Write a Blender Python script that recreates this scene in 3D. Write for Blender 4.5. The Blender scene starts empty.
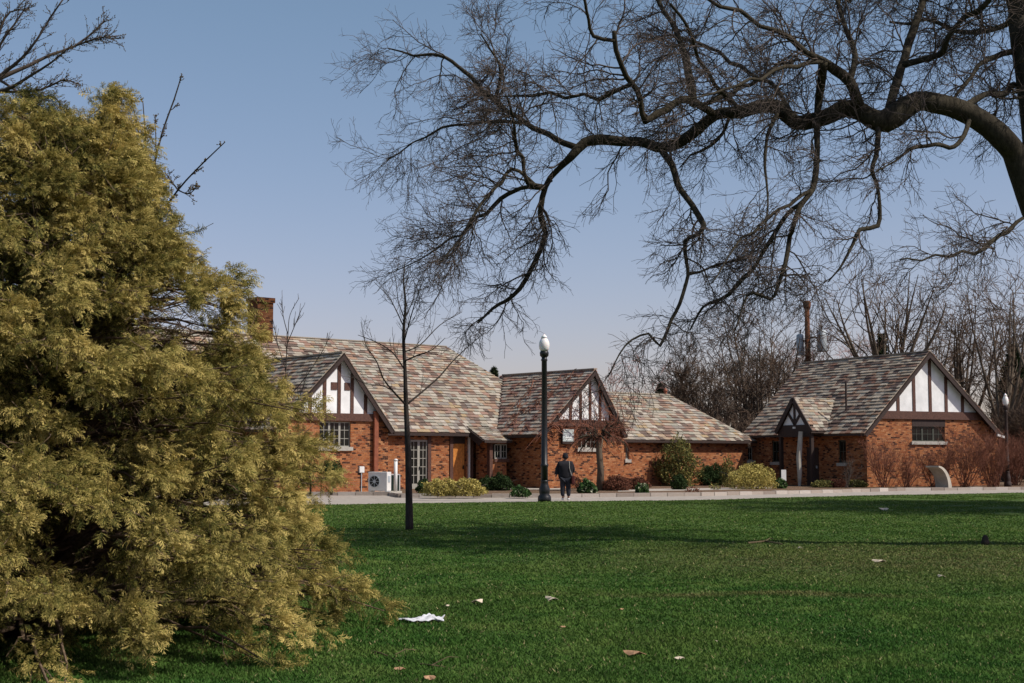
import bpy, bmesh, math, random
import numpy as np
from math import radians as R_, sin, cos, tan, pi, atan2, sqrt
from mathutils import Vector, Matrix

rng = np.random.default_rng(7)
random.seed(7)
F = 1422.2
HZ = 456.5
CH = 1.7
PITCH = math.atan((HZ - 341.5) / F)
scene = bpy.context.scene
COL = scene.collection

# ------------------------------------------------------------------ camera maths
def ray(px, py):
    dz = 341.5 - py
    return (px - 512.0, F * cos(PITCH) - dz * sin(PITCH), F * sin(PITCH) + dz * cos(PITCH))
def PD(px, py, Y):
    r = ray(px, py); s = Y / r[1]
    return (r[0] * s, Y, CH + r[2] * s)
def G(px, py, z=0.0):
    r = ray(px, py); s = (z - CH) / r[2]
    return (r[0] * s, r[1] * s, z)

# ------------------------------------------------------------------ materials
class NT:
    def __init__(s, name):
        s.m = bpy.data.materials.new(name); s.m.use_nodes = True
        s.t = s.m.node_tree; s.t.nodes.clear()
        s.out = s.n('ShaderNodeOutputMaterial')
        s.b = s.n('ShaderNodeBsdfPrincipled')
        s.l(s.b.outputs[0], s.out.inputs[0])
    def n(s, k, **kw):
        nd = s.t.nodes.new(k)
        for a, v in kw.items(): setattr(nd, a, v)
        return nd
    def l(s, a, b): s.t.links.new(a, b)
    def math(s, op, a, b=None, c=None):
        nd = s.n('ShaderNodeMath', operation=op)
        for i, v in enumerate((a, b, c)):
            if v is None: continue
            if isinstance(v, (int, float)): nd.inputs[i].default_value = v
            else: s.l(v, nd.inputs[i])
        return nd.outputs[0]
    def noise(s, vec, scale, detail=4, rough=.55):
        nd = s.n('ShaderNodeTexNoise'); nd.inputs['Scale'].default_value = scale
        nd.inputs['Detail'].default_value = detail; nd.inputs['Roughness'].default_value = rough
        if vec is not None: s.l(vec, nd.inputs['Vector'])
        return nd.outputs['Fac']
    def ramp(s, fac, stops, interp='LINEAR'):
        nd = s.n('ShaderNodeValToRGB'); cr = nd.color_ramp; cr.interpolation = interp
        while len(cr.elements) < len(stops): cr.elements.new(.5)
        for e, (p, c) in zip(cr.elements, stops):
            e.position = p; e.color = (c[0], c[1], c[2], 1)
        s.l(fac, nd.inputs[0]); return nd.outputs[0]
    def mix(s, fac, a, b, mode='MIX'):
        nd = s.n('ShaderNodeMix', data_type='RGBA', blend_type=mode)
        for i, v in ((0, fac), (6, a), (7, b)):
            if isinstance(v, (int, float)): nd.inputs[i].default_value = v
            elif isinstance(v, tuple): nd.inputs[i].default_value = (*v, 1)
            else: s.l(v, nd.inputs[i])
        return nd.outputs[2]
    def bump(s, h, strength=.4, dist=.02):
        nd = s.n('ShaderNodeBump'); nd.inputs['Strength'].default_value = strength
        nd.inputs['Distance'].default_value = dist
        s.l(h, nd.inputs['Height']); s.l(nd.outputs[0], s.b.inputs['Normal'])
    def pos(s): return s.n('ShaderNodeNewGeometry').outputs['Position']
    def attr(s, name='tint'): return s.n('ShaderNodeAttribute', attribute_name=name).outputs['Fac']
    def set(s, rough=.8, metal=0, spec=None):
        s.b.inputs['Roughness'].default_value = rough; s.b.inputs['Metallic'].default_value = metal
        if spec is not None: s.b.inputs['Specular IOR Level'].default_value = spec
    def col(s, c): 
        if isinstance(c, tuple): s.b.inputs['Base Color'].default_value = (*c, 1)
        else: s.l(c, s.b.inputs['Base Color'])

def m_plain(name, c, rough=.7, metal=0, var=.25, scale=6, bump=.15, spec=.3):
    t = NT(name); f = t.noise(t.pos(), scale, 6)
    lo = tuple(x * (1 - var) for x in c); hi = tuple(min(1, x * (1 + var)) for x in c)
    t.col(t.ramp(f, [(.3, lo), (.7, hi)])); t.set(rough, metal, spec)
    if bump: t.bump(f, bump, .01)
    return t.m

def m_leaf(name, stops, trans=.25, rough=.75):
    t = NT(name); c = t.ramp(t.attr(), stops); t.col(c); t.set(rough, 0, .12)
    if trans:
        tr = t.n('ShaderNodeBsdfTranslucent'); t.l(c, tr.inputs[0])
        mx = t.n('ShaderNodeMixShader'); mx.inputs[0].default_value = trans
        t.l(t.b.outputs[0], mx.inputs[1]); t.l(tr.outputs[0], mx.inputs[2]); t.l(mx.outputs[0], t.out.inputs[0])
    return t.m

def m_brick(name, w=.25, h=.092, dark=1.0):
    t = NT(name)
    uv = t.n('ShaderNodeUVMap', uv_map='UVMap').outputs[0]
    sp = t.n('ShaderNodeSeparateXYZ'); t.l(uv, sp.inputs[0])
    v = t.math('DIVIDE', sp.outputs[1], h); row = t.math('FLOOR', v); fv = t.math('FRACT', v)
    off = t.math('MULTIPLY', t.math('FLOORED_MODULO', row, 2.0), .5)
    u = t.math('ADD', t.math('DIVIDE', sp.outputs[0], w), off); c = t.math('FLOOR', u); fu = t.math('FRACT', u)
    cb = t.n('ShaderNodeCombineXYZ'); t.l(c, cb.inputs[0]); t.l(row, cb.inputs[1])
    wn = t.n('ShaderNodeTexWhiteNoise', noise_dimensions='3D'); t.l(cb.outputs[0], wn.inputs['Vector'])
    d = dark
    col = t.ramp(wn.outputs['Value'], [(0, (.03*d, .014*d, .010*d)), (.11, (.08*d, .030*d, .016*d)), (.20, (.34*d, .095*d, .03*d)),
        (.5, (.54*d, .215*d, .078*d)), (.72, (.40*d, .14*d, .055*d)), (.9, (.64*d, .30*d, .13*d)), (1, (.20*d, .07*d, .035*d))])
    mort = t.math('MAXIMUM', t.math('LESS_THAN', fu, .05), t.math('LESS_THAN', fv, .15))
    mn = t.noise(t.pos(), 22, 3); base = t.mix(mort, col, t.ramp(mn, [(.42, (.12*d, .06*d, .035*d)), (.60, (.48*d, .30*d, .20*d))]))
    n1 = t.noise(t.pos(), 1.3, 5); n2 = t.noise(t.pos(), 34, 6, .8)
    base = t.mix(t.math('MULTIPLY', t.math('MAXIMUM', t.math('SUBTRACT', n1, .5), 0.0), 1.2), base, (.16*d, .055*d, .03*d))
    base = t.mix(t.ramp(n2, [(.42, (.0, .0, .0)), (.62, (.55, .55, .55))]), base, (.10*d, .038*d, .022*d))
    t.col(base); t.set(.9, 0, .15)
    t.bump(t.math('SUBTRACT', t.math('MULTIPLY', n2, .4), mort), .5, .012)
    return t.m

def m_slate(name, stops):
    t = NT(name); a = t.attr(); n = t.noise(t.pos(), 9, 6); n2 = t.noise(t.pos(), .7, 4)
    c = t.ramp(a, stops, 'CONSTANT')
    c = t.mix(t.math('ADD', t.math('MULTIPLY', n, .3), .04), c, (.26, .205, .155))
    c = t.mix(t.ramp(n2, [(.45, (0, 0, 0)), (.75, (.35, .35, .35))]), c, (.15, .13, .11))
    n3 = t.noise(t.pos(), 26, 6, .8); c = t.mix(t.ramp(n3, [(.34, (.6, .6, .6)), (.52, (0, 0, 0))]), c, (.13, .105, .09))
    t.col(c); t.set(.8, 0, .2); t.bump(n3, .8, .03); return t.m

def m_bark(name, c, scale=14, bump=.8):
    t = NT(name)
    mp = t.n('ShaderNodeMapping'); mp.inputs['Scale'].default_value = (1, 1, .25); t.l(t.pos(), mp.inputs[0])
    f = t.noise(mp.outputs[0], scale, 8, .7); g = t.noise(t.pos(), 2.2, 4)
    col = t.ramp(f, [(.32, tuple(x*.35 for x in c)), (.5, c), (.72, tuple(min(1, x*1.7) for x in c))])
    col = t.mix(t.math('MULTIPLY', g, .5), col, tuple(x*.6 for x in c))
    t.col(col); t.set(.95, 0, .1); t.bump(f, bump, .03); return t.m

M = {}
M['brick'] = m_brick('brick', .21, .085, .80)
M['brick_dark'] = m_brick('dark_brick', .21, .085, .30)  # same brick pattern in a much darker tone, for the chimney
pal_a = [(0, (.09,.06,.05)), (.09, (.20,.12,.09)), (.19, (.33,.20,.13)), (.27, (.36,.27,.18)), (.38, (.38,.34,.27)), (.56, (.29,.29,.235)),
         (.68, (.22,.20,.18)), (.78, (.46,.42,.35)), (.90, (.29,.17,.13)), (.97, (.38,.28,.15))]
pal_b = [(0, (.08,.045,.04)), (.13, (.19,.080,.050)), (.23, (.28,.17,.11)), (.33, (.34,.28,.21)), (.50, (.40,.33,.25)), (.66, (.26,.22,.18)),
         (.80, (.48,.41,.32)), (.92, (.24,.13,.09))]
pal_c = [(0, (.16,.08,.07)), (.12, (.27,.13,.10)), (.25, (.36,.20,.13)), (.38, (.34,.27,.21)), (.55, (.38,.34,.28)), (.68, (.28,.25,.22)),
         (.80, (.40,.37,.32)), (.90, (.34,.17,.12))]
M['slate'] = m_slate('slate', pal_a); M['slate_b'] = m_slate('slate_grey', pal_b); M['slate_c'] = m_slate('slate_red', pal_c)
M['underlay'] = m_plain('roof_board', (.05, .035, .028), .9)
M['timber'] = m_plain('brown_timber', (.085, .04, .028), .7, var=.35, scale=12)
M['timber_dark'] = m_plain('dark_timber', (.035, .022, .018), .7, var=.3, scale=12)
M['stucco'] = m_plain('white_stucco', (.73, .74, .73), .9, var=.12, scale=2.2, bump=.5)
M['frame'] = m_plain('window_frame', (.30, .29, .25), .6, var=.12)
M['frame_dark'] = m_plain('window_frame_dark', (.06, .065, .05), .6, var=.12)
M['stone'] = m_plain('sill_stone', (.36, .34, .30), .85, var=.2, scale=9)
M['copper'] = m_plain('copper_pipe', (.22, .07, .035), .55, var=.2)
M['door'] = m_plain('orange_wood', (.50, .19, .04), .5, var=.3, scale=8)
M['white'] = m_plain('white_paint', (.62, .62, .60), .5, var=.08)
M['grey_metal'] = m_plain('grey_metal', (.42, .47, .50), .45, .2, var=.1)
M['black'] = m_plain('black_metal', (.008, .009, .009), .4, .0, var=.3, spec=.4)
M['green_dark'] = m_plain('dark_green_box', (.012, .03, .025), .5)
M['pole'] = m_bark('pole_wood', (.13, .055, .03), 10)
M['concrete'] = m_plain('concrete', (.40, .37, .31), .9, var=.15, scale=4)
M['asphalt'] = m_plain('path_surface', (.31, .275, .235), .95, var=.2, scale=3)
M['walk'] = m_plain('walk_surface', (.36, .32, .27), .95, var=.15, scale=1.5)
M['bark_big'] = m_bark('bark_old', (.048, .041, .028))
M['twig'] = m_plain('twig', (.072, .055, .044), .9, var=.3, scale=2, bump=0)
M['bark_young'] = m_bark('bark_young', (.05, .042, .036), 20)
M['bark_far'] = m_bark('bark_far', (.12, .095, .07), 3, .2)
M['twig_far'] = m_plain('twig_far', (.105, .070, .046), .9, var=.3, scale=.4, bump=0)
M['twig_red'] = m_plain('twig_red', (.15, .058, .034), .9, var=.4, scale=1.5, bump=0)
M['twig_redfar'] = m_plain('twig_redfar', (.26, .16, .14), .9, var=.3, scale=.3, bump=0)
M['bud'] = m_plain('bud_twig', (.10, .075, .04), .9, var=.3, scale=3, bump=0)
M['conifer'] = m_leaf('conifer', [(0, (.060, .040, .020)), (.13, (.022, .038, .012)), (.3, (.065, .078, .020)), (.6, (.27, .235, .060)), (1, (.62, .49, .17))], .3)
M['bark_con'] = m_bark('bark_conifer', (.15, .105, .07), 12)
M['box_green'] = m_leaf('boxwood', [(0, (.010, .022, .007)), (1, (.045, .075, .022))], .15)
M['gold_green'] = m_leaf('golden_shrub', [(0, (.10, .10, .025)), (.5, (.42, .35, .10)), (1, (.70, .58, .20))], .2)
M['olive'] = m_leaf('olive_shrub', [(0, (.035, .045, .015)), (.6, (.13, .13, .04)), (1, (.40, .33, .10))], .2)
M['rust'] = m_leaf('rust_shrub', [(0, (.06, .03, .02)), (1, (.22, .085, .05))], .2)
M['bulb'] = m_leaf('bulb_leaf', [(0, (.015, .04, .012)), (.75, (.06, .12, .03)), (1, (.5, .5, .35))], .2)
M['pine_far'] = m_leaf('evergreen_far', [(0, (.012, .02, .010)), (1, (.045, .06, .022))], .1)
M['cloth'] = m_plain('cloth', (.52, .53, .56), .8, var=.05)
M['dead_leaf'] = m_plain('dead_leaf', (.34, .20, .11), .8, var=.3, scale=20)
M['pale_leaf'] = m_plain('pale_leaf', (.52, .44, .33), .8, var=.2, scale=20)
M['black_cloth'] = m_plain('black_cloth', (.010, .010, .014), .9, var=.3)
M['navy_cloth'] = m_plain('navy_cloth', (.016, .018, .026), .9, var=.3)
M['red_cloth'] = m_plain('maroon_cloth', (.06, .012, .010), .9, var=.3)
M['skin'] = m_plain('skin', (.24, .12, .08), .6, var=.1)
t = NT('glass_dark'); t.col((.008, .010, .009)); t.set(.12, 0, .2); M['glass'] = t.m
t = NT('lamp_glass'); t.col((.75, .73, .70)); t.set(.5, 0, .4); t.b.inputs['Transmission Weight'].default_value = .0; t.b.inputs['Subsurface Weight'].default_value = .3; M['globe'] = t.m
t = NT('sign_face'); a = t.attr(); t.col(t.ramp(a, [(0, (.30, .34, .34)), (.5, (.46, .52, .50)), (1, (.7, .74, .72))])); t.set(.4); M['sign'] = t.m
# lawn
def lawn_cols(t, scale=1.0, bright=1.0):
    p = t.pos(); b = bright
    n1 = t.noise(p, .22, 6, .6); n2 = t.noise(p, 1.1, 6, .72); n3 = t.noise(p, 9, 5, .7)
    c = t.ramp(n2, [(.32, (.016*b, .050*b, .010*b)), (.5, (.038*b, .090*b, .017*b)), (.68, (.090*b, .138*b, .034*b))])
    sp = t.n('ShaderNodeSeparateXYZ'); t.l(p, sp.inputs[0])
    # worn brownish turf under the big tree, on the right
    dx = t.math('DIVIDE', t.math('SUBTRACT', sp.outputs[0], 7.0), 7.5); dy = t.math('DIVIDE', t.math('SUBTRACT', sp.outputs[1], 23.5), 6.0)
    dd = t.math('SQRT', t.math('ADD', t.math('MULTIPLY', dx, dx), t.math('MULTIPLY', dy, dy)))
    w = t.math('SUBTRACT', 1.0, dd)
    w = t.n('ShaderNodeClamp').inputs[0] if False else t.math('MAXIMUM', w, 0.0)
    st = t.math('SUBTRACT', 1.0, t.math('DIVIDE', t.math('ABSOLUTE', t.math('SUBTRACT', sp.outputs[1], t.math('ADD', 16.9, t.math('MULTIPLY', n2, .8)))), .5))
    st = t.math('MULTIPLY', t.math('MAXIMUM', st, 0.0), t.ramp(t.noise(p, .5, 3), [(.42, (0, 0, 0)), (.6, (.8, .8, .8))]))
    c = t.mix(st, c, (.115*b, .095*b, .040*b))
    f = t.math('MULTIPLY', t.math('MINIMUM', t.math('MULTIPLY', w, 1.6), 1.0), t.ramp(n3, [(.35, (0, 0, 0)), (.62, (.9, .9, .9))]))
    c = t.mix(f, c, (.120*b, .100*b, .045*b))
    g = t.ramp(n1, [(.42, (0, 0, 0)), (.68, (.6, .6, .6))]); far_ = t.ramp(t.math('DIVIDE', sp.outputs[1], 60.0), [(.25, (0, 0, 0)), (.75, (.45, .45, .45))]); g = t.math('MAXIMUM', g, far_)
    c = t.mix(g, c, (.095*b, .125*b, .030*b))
    return c, n3
t = NT('lawn'); c, n3 = lawn_cols(t, 1, .9); t.col(c); t.set(.95, 0, .1); t.bump(n3, 1.0, .05); M['lawn'] = t.m
t = NT('grass'); c, n3 = lawn_cols(t, 1, 1.38); a = t.attr()
c = t.mix(t.ramp(a, [(.95, (0, 0, 0)), (.99, (1, 1, 1))]), c, (.30, .27, .13)); 
c = t.mix(t.math('MULTIPLY', t.math('FRACT', t.math('MULTIPLY', a, 7.3)), .28), c, (.022, .060, .010)); t.col(c); t.set(.9, 0, .05)
tr = t.n('ShaderNodeBsdfTranslucent'); t.l(c, tr.inputs[0]); mx = t.n('ShaderNodeMixShader'); mx.inputs[0].default_value = .25
t.l(t.b.outputs[0], mx.inputs[1]); t.l(tr.outputs[0], mx.inputs[2]); t.l(mx.outputs[0], t.out.inputs[0]); M['grass'] = t.m
t = NT('mulch'); n = t.noise(t.pos(), 14, 6, .75); n2 = t.noise(t.pos(), 1.1, 4)
c = t.ramp(n, [(.3, (.05, .03, .02)), (.5, (.14, .085, .055)), (.7, (.30, .21, .15))]); c = t.mix(t.ramp(n2, [(.45, (0,0,0)), (.7, (.5,.5,.5))]), c, (.10, .10, .045))
t.col(c); t.set(.95, 0, .1); t.bump(n, 1, .05); M['mulch'] = t.m
t = NT('leaf_litter'); n = t.noise(t.pos(), 3, 6, .75)
t.col(t.ramp(n, [(.3, (.04, .035, .018)), (.7, (.14, .10, .06))])); t.set(.95, 0, .1); t.bump(n, 1, .05); M['litter'] = t.m
t = NT('kerb_stone'); a = t.attr(); n = t.noise(t.pos(), 10, 5)
c = t.ramp(a, [(0, (.22,.18,.15)), (.4, (.36,.31,.26)), (1, (.50,.46,.41))]); t.col(t.mix(t.math('MULTIPLY', n, .4), c, (.2,.16,.13))); t.set(.9); t.bump(n, .6, .02); M['kerb'] = t.m

# ------------------------------------------------------------------ object helpers
def tag(o, label=None, cat=None, group=None, kind=None):
    if label: o['label'] = label
    if cat: o['category'] = cat
    if group: o['group'] = group
    if kind: o['kind'] = kind
    return o
def empty(name, loc, rz=0.0, label=None, cat=None, group=None):
    o = bpy.data.objects.new(name, None); COL.objects.link(o); o.location = loc; o.rotation_euler = (0, 0, rz)
    o.empty_display_size = .2
    return tag(o, label, cat, group)
def mesh_np(name, V, faces, mat, parent=None, tint=None, smooth=False, off=None, uv=False):
    """faces: list of int arrays (n,3) or (n,4) ; V world (off subtracts the parent's origin)"""
    V = np.asarray(V, dtype=np.float32)
    if off is not None: V = V - np.asarray(off, dtype=np.float32)
    me = bpy.data.meshes.new(name)
    me.vertices.add(len(V)); me.vertices.foreach_set('co', V.ravel())
    loops = np.concatenate([f.ravel() for f in faces]).astype(np.int32)
    tot = np.concatenate([np.full(len(f), f.shape[1], dtype=np.int32) for f in faces])
    st = np.concatenate([[0], np.cumsum(tot)[:-1]]).astype(np.int32)
    me.loops.add(len(loops)); me.loops.foreach_set('vertex_index', loops)
    me.polygons.add(len(tot)); me.polygons.foreach_set('loop_start', st)
    try: me.polygons.foreach_set('loop_total', tot)
    except Exception: pass
    me.update(calc_edges=True)
    if tint is not None:
        at = me.attributes.new('tint', 'FLOAT', 'FACE'); at.data.foreach_set('value', np.asarray(tint, dtype=np.float32))
    me.polygons.foreach_set('use_smooth', np.full(len(tot), bool(smooth)))
    me.materials.append(mat)
    o = bpy.data.objects.new(name, me); COL.objects.link(o)
    if parent is not None: o.parent = parent
    return o

class MB:
    def __init__(s): s.v = []; s.f = []; s.t = []
    def add(s, vs, fs, tint=0.5):
        b = len(s.v); s.v += [tuple(v) for v in vs]; s.f += [tuple(b + i for i in f) for f in fs]; s.t += [tint] * len(fs); return s
    def box(s, x0, x1, y0, y1, z0, z1, tint=.5):
        v = [(x, y, z) for x in (x0, x1) for y in (y0, y1) for z in (z0, z1)]
        return s.add(v, [(0,1,3,2), (4,6,7,5), (0,4,5,1), (2,3,7,6), (0,2,6,4), (1,5,7,3)], tint)
    def prism(s, poly, d, tint=.5):
        """poly: 3D points of a planar polygon, d: extrusion vector"""
        n = len(poly); a = [tuple(p) for p in poly]; b = [(p[0]+d[0], p[1]+d[1], p[2]+d[2]) for p in poly]
        fs = [tuple(range(n)), tuple(range(2*n-1, n-1, -1))] + [(i, i+n, (i+1) % n + n, (i+1) % n) for i in range(n)]
        return s.add(a + b, fs, tint)
    def bar(s, p, q, w, h, up=(0, 0, 1), tint=.5):
        p = Vector(p); q = Vector(q); d = (q - p).normalized(); u = Vector(up); sd = d.cross(u)
        if sd.length < 1e-4: sd = d.cross(Vector((1, 0, 0)))
        sd.normalize(); u = sd.cross(d).normalized(); a = sd * (w/2); b = u * (h/2)
        v = [p-a-b, p+a-b, p+a+b, p-a+b, q-a-b, q+a-b, q+a+b, q-a+b]
        return s.add(v, [(0,3,2,1), (4,5,6,7), (0,1,5,4), (1,2,6,5), (2,3,7,6), (3,0,4,7)], tint)
    def lathe(s, prof, c=(0, 0), n=20, tint=.5):
        b = len(s.v); K = len(prof)
        for r, z in prof:
            for i in range(n): s.v.append((c[0] + r*cos(2*pi*i/n), c[1] + r*sin(2*pi*i/n), z))
        for k in range(K-1):
            for i in range(n):
                j = (i+1) % n; s.f.append((b+k*n+i, b+k*n+j, b+(k+1)*n+j, b+(k+1)*n+i)); s.t.append(tint)
        s.f.append(tuple(b + i for i in range(n))[::-1]); s.f.append(tuple(b+(K-1)*n+i for i in range(n))); s.t += [tint, tint]
        return s
    def tube(s, pts, rad, n=8, tint=.5):
        pts = [Vector(p) for p in pts]; b = len(s.v); K = len(pts)
        if isinstance(rad, (int, float)): rad = [rad]*K
        t = (pts[1]-pts[0]).normalized(); N = t.orthogonal().normalized()
        for k in range(K):
            tt = (pts[min(k+1, K-1)] - pts[max(k-1, 0)]).normalized(); N = (N - tt*N.dot(tt)).normalized(); B = tt.cross(N)
            for i in range(n):
                a = 2*pi*i/n; s.v.append(tuple(pts[k] + (N*cos(a)+B*sin(a))*rad[k]))
        for k in range(K-1):
            for i in range(n):
                j = (i+1) % n; s.f.append((b+k*n+i, b+k*n+j, b+(k+1)*n+j, b+(k+1)*n+i)); s.t.append(tint)
        s.f.append(tuple(b + i for i in range(n))[::-1]); s.f.append(tuple(b+(K-1)*n+i for i in range(n))); s.t += [tint, tint]
        return s
    def build(s, name, mat, parent=None, smooth=False, bevel=0, cut=None):
        me = bpy.data.meshes.new(name); me.from_pydata(s.v, [], s.f); me.update()
        if cut:
            cm = bpy.data.meshes.new('c'); k = MB()
            for c in cut: k.box(*c)
            cm.from_pydata(k.v, [], k.f); cm.update()
            for m_ in (me, cm):
                bm = bmesh.new(); bm.from_mesh(m_); bmesh.ops.recalc_face_normals(bm, faces=bm.faces); bm.to_mesh(m_); bm.free()
            oa = bpy.data.objects.new('a', me); ob = bpy.data.objects.new('b', cm); COL.objects.link(oa); COL.objects.link(ob)
            md = oa.modifiers.new('x', 'BOOLEAN'); md.operation = 'DIFFERENCE'; md.solver = 'EXACT'; md.object = ob
            me2 = bpy.data.meshes.new_from_object(oa.evaluated_get(bpy.context.evaluated_depsgraph_get()))
            bpy.data.objects.remove(oa); bpy.data.objects.remove(ob); bpy.data.meshes.remove(me); bpy.data.meshes.remove(cm); me = me2; me.name = name
            s.t = [.5]*len(me.polygons)
        at = me.attributes.new('tint', 'FLOAT', 'FACE'); at.data.foreach_set('value', s.t)
        uv = me.uv_layers.new(name='UVMap'); k = 0
        data = np.zeros(len(me.loops)*2, dtype=np.float32)
        for p in me.polygons:
            n = p.normal
            if abs(n.z) > .95: e1 = Vector((1, 0, 0)); e2 = Vector((0, 1, 0))
            else:
                e1 = Vector((-n.y, n.x, 0)).normalized(); e2 = Vector((0, 0, 1)) if abs(n.z) < .2 else n.cross(e1)
            for li in p.loop_indices:
                c = me.vertices[me.loops[li].vertex_index].co
                data[li*2] = c.dot(e1); data[li*2+1] = c.dot(e2)
        uv.data.foreach_set('uv', data)
        if smooth: me.polygons.foreach_set('use_smooth', [True]*len(me.polygons))
        me.materials.append(mat)
        o = bpy.data.objects.new(name, me); COL.objects.link(o)
        if parent is not None: o.parent = parent
        if bevel:
            md = o.modifiers.new('bevel', 'BEVEL'); md.width = bevel; md.segments = 2; md.limit_method = 'ANGLE'
        return o

# ------------------------------------------------------------------ tubes and branching (vectorised)
def nrm(a): return a / (np.linalg.norm(a, axis=-1, keepdims=True) + 1e-9)
def tubes(P, R, s=3):
    B, K, _ = P.shape
    T = np.empty_like(P); T[:, 1:-1] = P[:, 2:] - P[:, :-2]; T[:, 0] = P[:, 1] - P[:, 0]; T[:, -1] = P[:, -1] - P[:, -2]
    T = nrm(T); mt = nrm(T.mean(axis=1)); ref = np.where(np.abs(mt[:, 2:3]) > .75, np.array([[1., .1, 0]]), np.array([[0., .05, 1.]]))
    N = nrm(np.cross(T, ref[:, None, :])); Bn = np.cross(T, N)
    a = np.arange(s) * 2*pi/s
    V = P[:, :, None, :] + R[:, :, None, None] * (N[:, :, None, :]*np.cos(a)[None, None, :, None] + Bn[:, :, None, :]*np.sin(a)[None, None, :, None])
    idx = np.arange(B*K*s).reshape(B, K, s)
    q = np.stack([idx[:, :-1], np.roll(idx, -1, 2)[:, :-1], np.roll(idx, -1, 2)[:, 1:], idx[:, 1:]], -1).reshape(-1, 4)
    return V.reshape(-1, 3), q
def spawn(P, R, n, L, ang, K=6, wig=.18, trop=(0, 0, 0), tr=(.15, 1), rr=.6, rmin=.002, taperlen=.5, rmax=9, rg=None):
    rg = rg or rng
    B, K0, _ = P.shape; idx = np.repeat(np.arange(B), n); N = len(idx)
    s = rg.uniform(tr[0], tr[1], N) * (K0-1) * .9999; i = np.floor(s).astype(int); f = (s-i)[:, None]
    base = P[idx, i]*(1-f) + P[idx, i+1]*f; tn = nrm(P[idx, i+1] - P[idx, i])
    r0 = np.minimum((R[idx, i]*(1-f[:, 0]) + R[idx, i+1]*f[:, 0]) * rr, rmax)
    r0 = np.maximum(r0, rmin)
    pv = nrm(np.cross(tn, rg.normal(size=(N, 3)))); a = rg.uniform(ang[0], ang[1], N)[:, None]
    d = np.cos(a)*tn + np.sin(a)*pv
    ln = rg.uniform(L[0], L[1], N) * (1 - taperlen*s/(K0-1))
    out = np.empty((N, K, 3)); out[:, 0] = base; tp = np.array(trop)
    for k in range(1, K):
        d = nrm(d + rg.normal(size=(N, 3))*wig + tp); out[:, k] = out[:, k-1] + d*(ln/(K-1))[:, None]
    w = np.linspace(0, 1, K)[None, :]
    Ro = r0[:, None]*(1-w) + rmin*w
    return out, Ro
def resample(pts, rad, step=.25):
    """Catmull-Rom through traced points"""
    p = np.array(pts, float); r = np.array(rad, float); out = []; ro = []
    pe = np.vstack([2*p[0]-p[1], p, 2*p[-1]-p[-2]])
    for i in range(len(p)-1):
        a, b, c, d = pe[i], pe[i+1], pe[i+2], pe[i+3]; m = max(2, int(np.linalg.norm(c-b)/step)+1)
        for k in range(m):
            t = k/m; out.append(.5*((2*b) + (c-a)*t + (2*a-5*b+4*c-d)*t*t + (3*b-a-3*c+d)*t**3)); ro.append(r[i]*(1-t)+r[i+1]*t)
    out.append(p[-1]); ro.append(r[-1]); return np.array(out), np.array(ro)
def join_tubes(lst, s=3):
    Vs, Fs, o = [], [], 0
    for P, R in lst:
        V, q = tubes(P, R, s); Vs.append(V); Fs.append(q+o); o += len(V)
    return np.concatenate(Vs), np.concatenate(Fs)

def in_tree(o): return o
# ------------------------------------------------------------------ ground
def sheet(name, pts, z, mat, thick=0):
    mb = MB()
    if thick: mb.prism([(x, y, z) for x, y in pts], (0, 0, -thick))
    else: mb.add([(x, y, z) for x, y in pts], [tuple(range(len(pts)))])
    o = mb.build(name, mat); return tag(o, kind='structure')
def gp(lst, z=0): return [G(a, b, z)[:2] for a, b in lst]
sheet('ground', [(-900, -60), (900, -60), (900, 1500), (-900, 1500)], -.02, M['litter'])
# lawn as a gently uneven grid
near = [(-60, 47.8), (-20, 49.0), (-8.6, 49.8), (1.3, 53.9), (7.3, 55.8), (15.2, 62.2), (24.0, 67.0), (40, 72), (90, 80)]
far = [(-60, 62.3), (-20, 62.4), (-5.3, 62.6), (-4.6, 59.3), (1.4, 59.4), (8.1, 61.8), (15.0, 67.2), (19.5, 71.2), (26.0, 73.2), (40, 77), (90, 86)]
def near_y(x): return np.interp(x, [p[0] for p in near], [p[1] for p in near])
gx = np.concatenate([np.linspace(-60, -14, 16), np.linspace(-13.5, 13.5, 91), np.linspace(14, 90, 24)])
gv = np.linspace(0, 1, 150); X = np.repeat(gx[:, None], len(gv), 1); Y = -10 + (near_y(X) + 10) * gv[None, :]
def lawn_h(x, y): return .02*np.sin(x*.7+.3)*np.sin(y*.45+1) + .012*np.sin(x*1.9+y*.8) + .008*np.sin(x*3.1-y*2.3)
fade = np.clip((near_y(X) - Y)/2, 0, 1); Z = lawn_h(X, Y)*fade + .004 + .03*fade
V = np.stack([X, Y, Z], -1).reshape(-1, 3); nI = len(gv)
ii = (np.arange(len(gx)-1)[:, None]*nI + np.arange(nI-1)[None, :]).ravel()
tag(mesh_np('lawn', V, [np.stack([ii, ii+nI, ii+nI+1, ii+1], -1)], M['lawn'], smooth=True), kind='structure')
def ground_z(x, y):
    f = np.clip((near_y(x) - y)/2, 0, 1); return lawn_h(x, y)*f + .004 + .03*f
sheet('path', near + far[::-1], 0.0, M['asphalt'])
bedpts = far + [(90, 130), (-60, 130)]
sheet('mulch_bed', bedpts, .10, M['mulch'], .14)
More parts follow.
